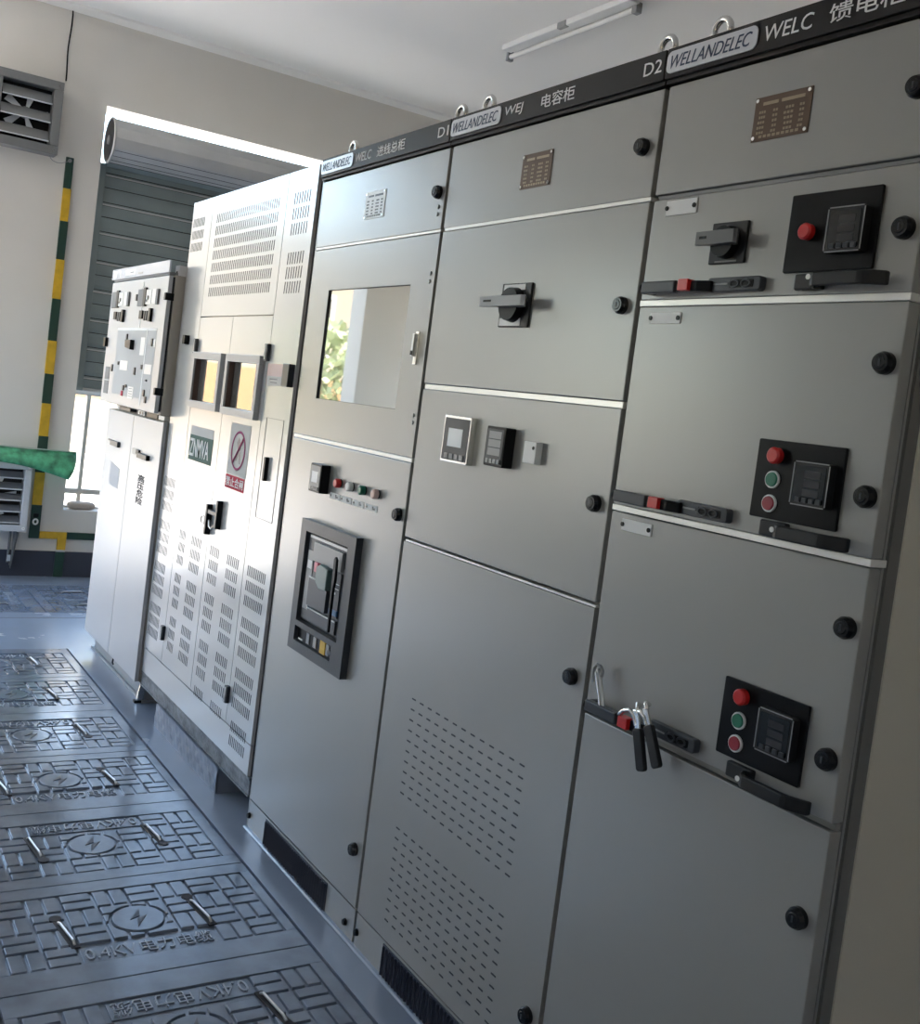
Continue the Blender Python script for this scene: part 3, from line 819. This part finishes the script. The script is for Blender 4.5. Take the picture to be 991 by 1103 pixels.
# ------------------------------------------------------------------ cabinet D1 (incomer)
d1 = cabinet('switchgear_cabinet', B, A, 'grey cabinet with a large mirrored window above a tall circuit breaker')
nameboard(d1, B, A, 'WELLANDELEC', 'WELC', '进线总柜', 'D1', (.412,.243))
body(d1, B, A)
m = MB(); m.box(.0,.022,A-.006,A+.0,.0,2.14,GREY); m.build('edge_post', d1)
yl, yr = A-.006, B+.008
q = door(d1,yr,yl,1.920,2.130); lock(q,.056,2.021); screws(q,[(.032,1.979),(.033,1.960)])
p = nameplate(d1,.345,.471,1.981,2.061,WHP,CHAR)
q = door(d1,yr,yl,1.320,1.909,hole=(.132,.660,1.440,1.780)); screws(q,[(.030,1.805),(.031,1.784),(.027,1.431),(.027,1.412)])
MB().box(.006,.012,.128,.664,1.436,1.784,PANE).build('window_pane', q)
m = MB()
for a in ((.664,.658,1.436,1.784),(.134,.128,1.436,1.784),(.664,.128,1.784,1.779),(.664,.128,1.441,1.436)): m.box(.001,.0066,*a,DARKG)
m.build('window_seal', q)
m = MB(); m.box(-.006,0,.044,.060,1.564,1.652,CHROME); m.box(-.016,-.006,.048,.058,1.585,1.645,STEEL); m.box(-.018,-.016,.048,.058,1.588,1.600,BLACK)
m.build('latch', q, bevel=.001)
q = door(d1,yr,yl,.098,1.306); lock(q,.054,1.163); lock(q,.066,.237)
strip(d1,yr-.004,yl-.006,1.3075,1.3185); strip(d1,yr-.004,yl-.006,1.9115,1.9185)
plinth(d1,B,A,(.650,.183))
meter(d1,.553,.634,1.152,1.240,d=.030,frame=BLACK,face=GREYPL,kind='lcd',bezel=False)
for y,c in ((.436,RED),(.354,WHP),(.274,GRN),(.192,PINK)):
    button(d1,y,1.199,c,BLACK,.013,h=.012,flat=False)
m = MB()
for y in (.437,.360,.280,.197):
    m.box(-.0012,0,y-.034,y+.034,1.150,1.168,LETW)
    m.cyl((-.0012,y+.028,1.159),'x',.0035,-.001,BLACK,8); m.box(-.0018,-.0012,y-.022,y-.006,1.155,1.160,CHAR); m.box(-.0018,-.0012,y-.012,y-.004,1.160,1.165,CHAR)
m.build('button_label', d1)
# withdrawable circuit breaker
m = MB()
oy0,oy1,oz0,oz1 = .222,.602,.665,1.069; iy0,iy1,iz0,iz1 = .270,.562,.758,1.034; ly0,ly1,lz0,lz1 = .300,.560,.696,.741
FR = mat('breaker_frame_grey',(.05,.054,.06),.36,spec=.3,bump=.03,bscale=120)
d_=-.022
m.box(d_,0,oy0,oy1,iz1,oz1,FR); m.box(d_,0,oy0,oy1,oz0,lz0,FR); m.box(d_,0,oy0,iy0,lz0,iz1,FR); m.box(d_,0,iy1,oy1,lz0,iz1,FR)
m.box(d_,0,iy0,iy1,lz1,iz0,FR); m.box(d_,0,iy0,ly0,lz0,lz1,FR)
m.box(d_*.2,0,iy0,iy1,lz0,iz1,BLACK)
brk = m.build('breaker_frame', d1)
m = MB()
m.box(-.012,-.004,.280,.552,.768,1.028,CHAR)
m.box(-.013,-.012,.285,.545,1.018,1.026,WHP)
m.box(-.020,-.012,.300,.498,.955,1.012,GREYPL)
m.box(-.016,-.012,.300,.345,.82,.95,CHAR); m.box(-.014,-.012,.505,.545,.80,.98,GREYPL)
m.box(-.024,-.012,.368,.498,.820,.905,CHAR)
m.box(-.018,-.012,.300,.498,.772,.812,CHAR)
m.build('breaker_front', brk, bevel=.002)
m = MB(); m.prism([(.362,.888),(.362,.950),(.415,.958),(.440,.946),(.440,.903),(.41,.884)],'x',-.032,-.012,mat('breaker_teal_knob',(.10,.16,.15),.3)); m.build('charging_knob', brk, bevel=.003)
m = MB(); m.box(-.026,-.012,.442,.468,.926,.956,mat('breaker_pink_button',(.62,.12,.18),.35)); m.build('off_button', brk, bevel=.002)
m = MB(); m.prism([(.318,.778),(.326,.990),(.318,.998),(.308,.990),(.304,.93),(.310,.905),(.308,.778)],'x',-.034,-.026,BLACK); m.build('charging_lever', brk, bevel=.002)
m = MB(); m.box(-.019,-.012,.300,.350,.826,.842,LBLUE); m.build('blue_label', brk)
m = MB(); m.box(-.0145,-.012,.510,.540,.925,.950,WHP); m.box(-.0175,-.016,.305,.340,.916,.918,WHP); m.box(-.0175,-.016,.305,.335,.902,.904,WHP); m.box(-.0175,-.016,.322,.330,.886,.892,WHP)
m.box(-.025,-.024,.368,.498,.903,.908,LETW); m.box(-.019,-.018,.300,.498,.808,.812,LETW); m.build('breaker_marking', brk)
m = MB(); m.box(-.010,-.004,.302,.556,.698,.739,BLACK); m.box(-.013,-.010,.33,.35,.702,.734,GREYPL); m.box(-.013,-.010,.42,.44,.702,.734,GREYPL); m.box(-.013,-.010,.47,.49,.702,.734,GREYPL)
m.cyl((-.010,.322,.716),'x',.010,-.006,CHAR,16); m.box(-.012,-.010,.52,.55,.700,.705,LETW)
m.build('racking_bay', brk)
MB().box(-.0145,-.010,.353,.388,.699,.738,YEL).build('yellow_flag', brk)
eyebolt(d1,.700); eyebolt(d1,.052)

# cement sill along the foot of the grey cabinets
m = MB(); m.prism([(.03,0),(-.006,0),(-.012,.002),(-.008,.006),(.0,.007),(.03,.007)],'y',D,A,FLOOR)
for v in m.v: pass
struct(m.build('trim_3'), 'low painted screed edge along the cabinet feet')

# ------------------------------------------------------------------ white vented cabinet (W)
w = empty('vented_cabinet', (.35,1.5,.155), 'tall white cabinet with slotted vents, two framed windows and warning stickers', 'power cabinet')
WL, WR, WM0, WM1 = 2.151, .846, 1.096, 1.893
m = MB(); m.box(.020,.80,WR+.004,WL-.004,.156,2.195,WHITE); m.box(.0,.80,WL-.012,WL,.156,2.197,WHITE)
m.build('body', w)
m = MB(); m.box(.012,.78,.806,WR,.10,2.18,DARKG); m.build('gap_filler', w)
def slitrows(mb, y0, y1, rows, n, h=.036, wd=.0052):
    for z in rows:
        for i in range(n):
            y = y0+(y1-y0)*(i+.5)/n
            mb.prism([(y-wd/2,z-h),(y+wd/2,z-h),(y+wd/2-.002,z),(y-wd/2-.002,z)],'x',-.0006,.001,SLOT)
R3 = [.833,.781,.729, .652,.600,.548, .471,.419,.367]
def f(mb):
    slitrows(mb,1.160,1.832,[2.120-.0495*k for k in range(7)],34)
door(w,WM0+.002,WM1-.002,1.708,2.195,'upper_panel',mm=WHITE,extra=f)
def f(mb):
    slitrows(mb,.888,1.036,[2.120-.052*k for k in range(3)],7,.040); slitrows(mb,.888,1.036,[1.917-.0495*k for k in range(3)],7,.040)
    slitrows(mb,.888,1.063,R3,11); slitrows(mb,.895,1.05,[.285,.235],10)
door(w,WR,WM0-.002,.262,2.195,'right_panel',mm=WHITE,extra=f)
def f(mb):
    slitrows(mb,1.980,2.134,[2.124-.052*k for k in range(3)],9); slitrows(mb,1.980,2.134,[1.02,.968,.916]+R3,9,.040)
door(w,WM1+.002,WL-.013,.262,2.195,'left_panel',mm=WHITE,extra=f)
ym = 1.500
def leaf(y0,y1,hole,cols,rows):
    m = MB(); a0,a1,b0,b1 = hole
    m.box(0,.02,y0,y1,.262,b0,WHITE); m.box(0,.02,y0,y1,b1,1.702,WHITE); m.box(0,.02,y0,a0,b0,b1,WHITE); m.box(0,.02,a1,y1,b0,b1,WHITE)
    for (c0,c1) in cols: slitrows(m,c0,c1,rows,max(4,int(abs(c1-c0)/.0165)))
    q = m.build('door_leaf', w)
    MB().box(.008,.012,a0,a1,b0,b1,PANE).build('window_pane', q)
    m = MB(); t = .026; x0 = -.020
    fo = (a0-.016,a1+.016,b0-.016,b1+.016)
    fr = mat('window_frame_grey',(.42,.42,.43),.35)
    def ring(o0,o1,p0,p1,i0,i1,j0,j1,xa,xb,mm):
        m.box(xa,xb,o0,o1,p0,j0,mm); m.box(xa,xb,o0,o1,j1,p1,mm); m.box(xa,xb,o0,i0,j0,j1,mm); m.box(xa,xb,i1,o1,j0,j1,mm)
    ring(*fo, a0+.012,a1-.012,b0+.012,b1-.012, x0,.0,fr)
    m.build('window_surround', q, bevel=.002)
    m = MB(); m.box(-.012,.008,a1-.014,a1-.011,b0+.012,b1-.012,mat('brown_inner_frame',(.10,.055,.04),.5)); m.build('inner_frame', q)
    return q
RA = R3
q1 = leaf(ym+.002,WM1-.002,(1.549,1.862,1.352,1.545),[(1.762,1.845),(1.565,1.688)],RA)
q2 = leaf(WM0+.002,ym-.002,(1.142,1.462,1.350,1.545),[(1.355,1.462),(1.146,1.272)],RA+[.29])
# stickers and fittings
m = MB(); m.box(-.0012,0,1.563,1.846,1.124,1.226,STKG); s_ = m.build('green_sticker', w)
m = MB(); m.text('ZNMVA', LETW, on_front(1.836,1.140,-.0012), width=.235, height=.072, depth=.0006, bold=.01); m.build('sticker_lettering', s_)
m = MB(); m.box(-.0008,0,1.565,1.845,1.226,1.262,PALE); m.build('sticker_backing', s_)
m = MB(); m.box(-.0010,0,1.178,1.380,1.120,1.310,PALE); s_ = m.build('prohibition_sign', w)
m = MB(); m.tube([(-.002,1.279+.066*math.cos(2*PI*i/36),1.212+.068*math.sin(2*PI*i/36)) for i in range(36)],.0045,MAGE,6,closed=True,flat=.4); 
m.tube([(-.002,1.279+.045,1.212-.048),(-.002,1.279-.045,1.212+.048)],.004,MAGE,6)
m.prism([(1.300,1.240),(1.285,1.262),(1.262,1.240),(1.256,1.205),(1.248,1.165),(1.258,1.165),(1.272,1.198),(1.292,1.172),(1.300,1.176),(1.284,1.212)],'x',-.0016,-.001,mat('hand_pictogram',(.30,.22,.20),.5))
m.build('prohibition_ring', s_)
m = MB(); m.box(-.0012,0,1.184,1.379,1.068,1.118,STKR); s_ = m.build('red_sticker', w)
m = MB(); m.text('禁止合闸', LETW, on_front(1.372,1.076,-.0012), width=.180, height=.036, depth=.0006, bold=.01); m.build('sticker_lettering', s_)
m = MB(); m.box(-.0010,0,.940,1.090,1.462,1.538,PINK); s_ = m.build('pink_sticker', w)
m = MB(); m.box(-.0014,-.001,.945,1.085,1.462,1.495,PALE); m.box(-.0018,-.0014,.99,1.06,1.483,1.486,CHAR); m.box(-.0018,-.0014,.99,1.05,1.472,1.475,CHAR); m.build('sticker_strip', s_)
m = MB(); m.box(-.022,0,.852,.905,1.464,1.540,CHAR); m.build('terminal_cover', w, bevel=.002)
m = MB()
for a in ((.890,1.045,1.350,1.3525),(.890,1.045,1.004,1.0065),(.890,.8925,1.004,1.352),(1.0425,1.045,1.004,1.352)): m.box(-.0012,0,*a,GREYPL)
p = m.build('hatch', w); 
m = MB(); m.rbox(.978,.996,1.137,1.219,-.014,0,.005,BLACK); m.build('hatch_latch', p, bevel=.002)
m = MB()
m.rbox(1.482,1.502,.868,.985,-.022,0,.004,BLACK); m.rbox(1.372,1.392,.905,1.012,-.022,0,.004,BLACK); m.box(-.020,-.002,1.392,1.482,.950,.968,BLACK)
p = m.build('door_handle', w, bevel=.003)
m = MB(); m.tube([(-.020,1.525+.022*math.cos(2*PI*i/20),.920+.016*math.sin(2*PI*i/20)) for i in range(20)],.003,STEEL,6,closed=True); m.build('handle_ring', p)
m = MB(); m.tube([(-.012,1.475,.925),(-.018,1.45,.905),(-.02,1.42,.900),(-.018,1.40,.912),(-.012,1.392,.93)],.004,STEEL,6); m.build('handle_chain', p)
for (y,z) in ((1.893,1.585),(1.096,1.575),(1.898,.385),(1.098,.362)):
    m = MB(); m.rbox(y-.013,y+.013,z-.030,z+.030,-.014,0,.003,CHAR); m.box(-.016,-.014,y-.003,y+.003,z-.026,z+.026,LETW); m.build('hinge', w, bevel=.001)
m = MB(); m.rbox(2.005,2.035,1.590,1.628,-.022,0,.003,BLACK); m.box(-.006,0,2.035,2.065,1.588,1.630,WHP); m.build('left_latch', w, bevel=.001)
m = MB(); m.box(.004,.10,WR-.02,WL,.094,.154,BEAM); m.box(.0,.104,WR-.02,WL,.149,.156,BEAM); m.box(.0,.104,WR-.02,WL,.092,.098,BEAM)
m.build('base_channel', w)
m = MB(); m.box(.0,.004,WR,WL-.002,.156,.258,WHITE); m.box(.004,.02,WR,WL-.002,.156,.258,WHITE); m.build('kick_panel', w)
m = MB()
vs=[];fs=[];N=28;K=5
for i in range(N+1):
    for k in range(K+1):
        y = 1.098+(1.87-1.098)*i/N; z = .094*k/K
        j = .0016*math.sin(i*2.3+k*1.7)+.0016*math.sin(i*.9+k*3.1)
        vs.append((-.008+j*(1 if 0<k<K else .3),y,z))
for i in range(N):
    for k in range(K):
        a=i*(K+1)+k; fs.append((a,a+1,a+K+2,a+K+1))
m.add(vs,fs,CONC); m.box(.0,.55,1.10,1.868,0,.092,CONC)
pl = tag(m.build('cabinet_plinth', origin=(.2,1.48,0)), 'rough blue-grey painted plinth block under the white vented cabinet', 'plinth')

# ------------------------------------------------------------------ ring main unit (N)
n_ = empty('ring_main_unit', (.35,2.65,.0), 'white two-door unit with a switch diagram box on top, left of the vented cabinet', 'power cabinet')
NR, NL = 2.165, 3.135; NM = 2.645
m = MB(); m.box(-.002,.75,NR,NL,.097,1.247,TAUPE); m.box(.02,.75,NR,NL,1.247,1.29,GREYPL); m.build('body', n_)
for (a,b) in ((NR,NM-.002),(NM+.002,NL)):
    m = MB(); m.box(-.022,-.004,a,b,.100,1.245,WHITE2); q = m.build('door', n_, bevel=.002)
    if a == NR:
        m = MB(); m.box(-.040,-.022,2.310,2.470,1.060,1.084,BLACK); m.box(-.032,-.022,2.47,2.52,1.072,1.094,BLACK); m.build('door_handle', q, bevel=.003)
        m = MB(); m.rbox(2.50,2.60,1.066,1.094,-.026,-.022,.010,GREYPL); m.build('handle_plate', q)
        m = MB()
        for k,ch in enumerate('高压危险'):
            z = .958-.034*k
            m.text(ch, INK, on_front(2.462+.0*k,z-.004,-.022), width=.105, height=.032, depth=.0006, bold=.012)
        m.build('lettering', q)
    else:
        m = MB(); m.box(-.036,-.022,2.84,2.985,1.070,1.096,CHAR); m.box(-.028,-.022,2.985,3.06,1.088,1.096,CHAR); m.build('door_handle', q, bevel=.002)
        m = MB(); m.prism([(2.975,.990),(2.80,.968),(2.80,.872),(2.975,.878)],'x',-.023,-.022,mat('pale_grey_paper',(.42,.42,.44),.6)); m.build('paper_label', q)
for a,b,c,d,mm in ((2.77,2.97,1.252,1.268,CHAR),(2.31,2.48,1.250,1.270,BLACK)): MB().box(-.010,.02,a,b,c,d,mm).build('terminal_block', n_)
for a,b in ((2.52,2.63),(2.98,3.03),(2.20,2.29)):
    q = MB().box(-.010,.02,a,b,1.251,1.270,WHP).build('terminal_label', n_)
    if a == 2.52:
        for y in (2.54,2.58): MB().box(-.012,-.010,y,y+.02,1.254,1.266,CHAR).build('label_mark', q)
m = MB(); m.box(-.042,.62,2.156,3.130,1.275,1.880,TAUPE); bx = m.build('switch_box', n_, bevel=.002)
m = MB(); m.box(-.070,-.052,2.158,3.132,1.282,1.875,WHITE2); dq = m.build('switch_box_door', n_, bevel=.002)
m = MB(); m.box(-.052,-.042,2.165,3.12,1.29,1.87,DARKG); m.build('door_gasket', n_)
GP = mat('mimic_grey',(.20,.20,.20),.6,spec=.2); LG = mat('mimic_light_grey',(.45,.45,.445),.6,spec=.2); X0=-.0705
m = MB()
m.box(X0,-.070,2.25,2.92,1.33,1.635,LG); m.build('mimic_field', dq)
m = MB()
m.box(X0-.001,-.0704,2.249,2.93,1.638,1.648,LETW); m.box(X0-.001,-.0704,2.395,2.408,1.30,1.640,LETW); m.box(X0-.001,-.0704,2.54,2.55,1.648,1.86,LETW) ; m.build('mimic_line', dq)
for (a,b,gr) in ((2.765,3.085,1),(2.275,2.600,2)):
    m = MB(); m.box(-.076,-.070,a+.04,a+.20,1.755,1.822,WHP); m.box(-.078,-.070,a+.20,b,1.748,1.826,GP); m.box(-.078,-.070,a,a+.03,1.752,1.82,GP)
    m.box(-.079,-.070,a+.195,a+.235,1.748,1.832,BLACK); m.cyl((-.076,a+.155,1.785),'x',.010,-.002,BLACK,12); m.box(-.077,-.076,a+.10,a+.104,1.756,1.82,CHAR); m.cyl((-.076,a+.175,1.772),'x',.006,-.002,BLACK,10)
    m.build('position_indicator', dq)
for (a,b) in ((2.830,3.020),(2.352,2.550)):
    m = MB(); m.box(-.082,-.070,a,a+.030,1.676,1.736,BLACK); m.box(-.078,-.070,b-.05,b,1.690,1.728,BLACK)
    for k in range(3): m.box(-.076,-.070,a+.045+.033*k,a+.060+.033*k,1.682,1.726,CHAR)
    m.build('selector_switch', dq)
m = MB(); m.prism([(2.60,1.546),(2.69,1.556),(2.70,1.592),(2.60,1.592)],'x',-.090,-.070,BLACK); m.build('key_switch', dq, bevel=.002)
m = MB(); m.box(-.0715,-.070,2.675,2.815,1.447,1.493,WHP); m.box(-.0715,-.070,2.272,2.386,1.443,1.487,WHP); m.box(-.0715,-.070,2.42,2.49,1.525,1.606,WHP); m.box(-.0715,-.070,2.255,2.29,1.566,1.60,WHP)
m.box(-.0715,-.070,2.53,2.62,1.322,1.376,WHP); m.build('instruction_label', dq)
m = MB()
for (y,z,h) in ((2.735,1.605,.03),(2.30,1.585,.034),(2.955,1.452,.034),(2.84,1.478,.016),(2.535,1.450,.034),(2.425,1.472,.02),(2.70,1.365,.024),(2.66,1.375,.014),(2.345,1.358,.030),(2.31,1.330,.028),(2.33,1.415,.008),(2.64,1.79,.03),(2.27,1.79,.0)):
    if h: m.box(-.076,-.070,y-.010,y+.010,z-h/2,z+h/2,CHAR)
for k in range(4): m.box(-.0722,-.0715,2.545,2.605,1.330+.012*k,1.332+.012*k,CHAR)
m.build('operating_slot', dq)
MB().box(-.074,-.070,2.705,2.735,1.326,1.350,STKR).build('red_tag', dq)
m = MB()
for z in (1.785,1.375): m.box(-.078,-.040,2.156,2.180,z-.016,z+.016,BLACK)
m.box(-.085,-.066,3.10,3.140,1.553,1.600,BLACK)
m.build('hinge', dq, bevel=.002)
m = MB(); m.box(-.0715,-.070,3.00,3.085,1.392,1.455,GP); m.box(-.0715,-.070,3.00,3.085,1.322,1.386,GP); m.box(-.072,-.0715,3.01,3.05,1.365,1.37,CHAR); m.box(-.072,-.0715,3.01,3.05,1.40,1.405,CHAR); m.build('rating_label', dq)
m = MB(); m.cyl((.08,2.1562,1.83),'y',.006,-.003,BLACK,10); m.box(.03,.05,2.153,2.156,1.325,1.330,BLACK); m.build('side_screw', bx)
m = MB(); m.box(-.072,-.064,2.165,3.150,1.890,1.941,mat('pale_blue_title_board',(.55,.58,.66),.25)); tb = m.build('title_board', n_, bevel=.001)
m = MB(); m.box(-.066,-.02,2.17,3.12,1.880,1.892,GP); m.build('board_bracket', tb)
m = MB(); m.box(-.0728,-.072,2.70,2.90,1.900,1.930,LETW); m.box(-.0728,-.072,3.06,3.12,1.897,1.932,LETW); m.box(-.0732,-.0728,2.74,2.80,1.912,1.915,CHAR); m.box(-.0732,-.072,2.58,2.66,1.900,1.908,GREYPL)
m.box(-.0728,-.072,2.97,3.0,1.898,1.93,LETW); m.build('title_label', tb)
m = MB(); m.box(-.03,.01,2.160,2.215,1.881,1.925,WHP); m.box(-.031,-.03,2.18,2.20,1.885,1.90,BLACK); m.build('corner_socket', n_)
m = MB(); m.box(.033,.70,NR+.02,NL-.02,.012,.097,GREYPL); m.box(.022,.72,NR+.0,NL,.0,.012,GREYPL); m.box(-.01,.05,NR+.01,NR+.035,0,.01,BLACK)
m.prism([(.0,.012),(.03,.012),(.03,.09),(.012,.09),(.004,.05)],'y',NR+.008,NR+.022,CHROME)
m.build('base_frame', n_)
m = MB(); m.tube([(-.018,2.555,.098),(-.020,2.555,.08),(-.016,2.55,.07)],.004,CHAR,6); m.build('door_stop', n_)

# ------------------------------------------------------------------ keys and strap on the lowest latch
def key(y, z, tilt, lean, label):
    k = empty('key', (-.046,y,z), label, 'key')
    M_ = Matrix.Translation((-.046,y,z)) @ Matrix.Rotation(tilt,4,'X') @ Matrix.Rotation(lean,4,'Y')
    m = MB(); m.rbox(-.011,.011,-.088,-.012,-.005,.005,.006,BLACKM,5); m.v = [M_@v for v in m.v]; m.build('key_grip', k, bevel=.002)
    m = MB(); m.box(-.0022,.0022,-.006,.006,-.014,.018,CHROME)
    m.tube([(0,-.004,.014),(.001,-.003,.024),(.010,.006,.030),(.024,.014,.026)],.0045,CHROME,8)
    m.v = [M_@v for v in m.v]; m.build('key_blade', k, bevel=.0008)
    return k
key(-1.012,.942,-.28,-.05,'black-gripped key hanging straight down from the lowest red-tabbed latch')
key(-1.036,.956,-.52,.02,'black-gripped key hanging tilted beside the slide of the lowest latch')
m = MB()
m.tube([(-.040,-.956,.938),(-.046,-.972,.950),(-.048,-.990,.957),(-.047,-1.003,.950),(-.046,-1.010,.934)],.0042,CHROME,8)
m.tube([(-.044,-1.000,.957),(-.046,-1.018,.962),(-.046,-1.030,.955),(-.046,-1.037,.944)],.0048,CHROME,8)
tag(m.build('key_ring', smooth=60, origin=(-.048,-.98,.955)),'bright steel key ring hooked over the lowest latch handle','key ring')
m = MB()
m.tube([(-.028,-.893,.930),(-.026,-.885,.95),(-.025,-.875,.975),(-.025,-.868,.990),(-.024,-.862,.996)],.0038,STEEL,6); m.tube([(-.030,-.889,.930),(-.028,-.880,.95),(-.027,-.868,.972),(-.026,-.860,.99)],.0034,CHROME,6)
m.tube([(-.025,-.875,.985),(-.025,-.876,.996),(-.025,-.869,1.004),(-.025,-.859,1.005),(-.025,-.852,.998),(-.025,-.851,.985),(-.025,-.856,.968)],.0035,GREYPL,8)
tag(m.build('wire_strap', smooth=60, origin=(-.03,-.88,.932)),'grey looped wire strap standing up behind the lowest latch handle','strap')

# ------------------------------------------------------------------ outside
GROUND = mat('sunlit_paving',(.42,.38,.33),.9,var=.1,vscale=2)
TAN = mat('tan_render',(.28,.17,.08),.9,var=.05,vscale=1); CREAM = mat('cream_render',(.30,.26,.20),.9)
m = MB(); m.box(-30,30,YW+WT+.02,40,-.25,-.05,GROUND); m.box(-30,XL-.25,-20,YW+WT+.02,-.25,-.05,GROUND); m.box(XL-.25,30,-20,YF-.25,-.25,-.05,GROUND)
struct(m.build('ground'), 'sunlit paving outside')
b = empty('outbuilding', (0,17,-.05), 'sunlit tan building seen through the gap under the shutter', 'building')
m = MB(); m.box(-9,12,16,22,-.05,4.2,CREAM); m.box(-9,12,15.97,16,.9,1.75,TAN); m.build('wall', b)
for x in (-7,-4.5,-2,.5,3,5.5,8): 
    q = MB().box(x,x+1.2,15.93,16.0,2.0,3.3,ALU).build('window', b); MB().box(x+.08,x+1.12,15.92,15.935,2.08,3.22,SCREEN).build('pane', q)
MB().box(-9.2,12.2,15.7,22.2,4.2,4.4,CREAM).build('roof', b)
LEAF = mat('tree_leaf',(.30,.34,.18),.7); BARK = mat('tree_bark',(.12,.08,.05),.9)
def tree(x,y,h,r,label):
    t = empty('tree',(x,y,-.05),label,'tree','trees outside the doorway')
    rn = random.Random(int(x*10)); m = MB(); m.tube([(x,y,-.05),(x+.05,y,h*.4),(x-.03,y+.05,h*.8)],.09,BARK,8); m.build('trunk',t)
    m = MB()
    for i in range(1400):
        a=rn.uniform(0,2*PI); b_=math.acos(rn.uniform(-1,1)); rr=r*rn.uniform(.4,1)**.5
        c=Vector((x+rr*math.sin(b_)*math.cos(a),y+rr*math.sin(b_)*math.sin(a),h*.72+rr*1.25*math.cos(b_)))
        u=Vector((rn.uniform(-1,1),rn.uniform(-1,1),rn.uniform(-1,1))).normalized()*.09; v=u.cross(Vector((rn.uniform(-1,1),rn.uniform(-1,1),rn.uniform(-1,1)))).normalized()*.05
        m.add([c-u,c+v,c+u,c-v],[(0,1,2,3)],LEAF)
    m.build('foliage',t)
tree(-4.6,11.0,2.1,.8,'leafy tree reflected in the mirrored cabinet window')
tree(3.2,12.5,3.0,1.0,'tree standing in front of the tan building')

# ------------------------------------------------------------------ light
W_ = bpy.data.worlds.new('sky'); S.world = W_; W_.use_nodes = True
nt = W_.node_tree; bg = nt.nodes['Background']; sk = nt.nodes.new('ShaderNodeTexSky')
sk.sky_type = 'NISHITA'; sk.sun_disc = False; sk.sun_elevation = math.radians(48); sk.sun_rotation = math.radians(200); sk.air_density = 1.3; sk.dust_density = 2.0
nt.links.new(sk.outputs[0], bg.inputs[0]); bg.inputs[1].default_value = 1.3
sun = bpy.data.lights.new('sun','SUN'); sun.energy = 26.0; sun.angle = math.radians(.6); sun.color = (1,.97,.92)
so = bpy.data.objects.new('sun', sun); COL.objects.link(so); so.rotation_euler = Vector((.62,.13,-.80)).to_track_quat('-Z','Y').to_euler(); so.location = (0,-10,20)
def portal(name, loc, rot, sx, sy):
    l = bpy.data.lights.new(name,'AREA'); l.shape = 'RECTANGLE'; l.size = sx; l.size_y = sy; l.cycles.is_portal = True
    o = bpy.data.objects.new(name, l); COL.objects.link(o); o.location = loc; o.rotation_euler = rot
portal('doorway_portal', ((DX0+DX1)/2,YW+WT+.02,DZ/2), (-PI/2,0,0), DX1-DX0, DZ)
portal('window_portal', (1.5,YW+WT+.02,.86), (-PI/2,0,0), 2.5, .8)
portal('rear_portal', ((FX0+FX1)/2,YF-.22,(FZ0+FZ1)/2), (PI/2,0,0), FX1-FX0, FZ1-FZ0)
portal('side_portal', (XL-.22,(LW0+LW1)/2,(LZ0+LZ1)/2), (0,-PI/2,0), LZ1-LZ0, LW1-LW0)

# ------------------------------------------------------------------ camera
F_, POS = 1144.29, Vector((-1.37806,-2.41652,1.45761))
yaw, pitch, roll = .56299, -.05252, .12756
f = Vector((math.sin(yaw)*math.cos(pitch), math.cos(yaw)*math.cos(pitch), math.sin(pitch)))
r = Vector((math.cos(yaw), -math.sin(yaw), 0)); u = r.cross(f)
r2 = r*math.cos(roll)+u*math.sin(roll); u2 = -r*math.sin(roll)+u*math.cos(roll)
cam = bpy.data.cameras.new('camera'); co = bpy.data.objects.new('camera', cam); COL.objects.link(co)
Mx = Matrix((r2,u2,-f)).transposed().to_4x4(); Mx.translation = POS; co.matrix_world = Mx
cam.sensor_fit = 'AUTO'; cam.sensor_width = 36
# the long side of the 991 x 1103 frame carries the sensor width
cam.lens = F_/1103*36; cam.shift_y = -48/1103; cam.clip_start = .02; cam.clip_end = 200
S.camera = co
S.view_settings.view_transform = 'Standard'; S.view_settings.look = 'None'; S.view_settings.gamma = 1
S.view_settings.use_curve_mapping = False; S.view_settings.exposure = 0.58
S.cycles.max_bounces = 10; S.cycles.diffuse_bounces = 6; S.cycles.glossy_bounces = 5; S.cycles.sample_clamp_indirect = 6
S.cycles.use_denoising = True
for o in S.objects:
    if '_w' in o: del o['_w']
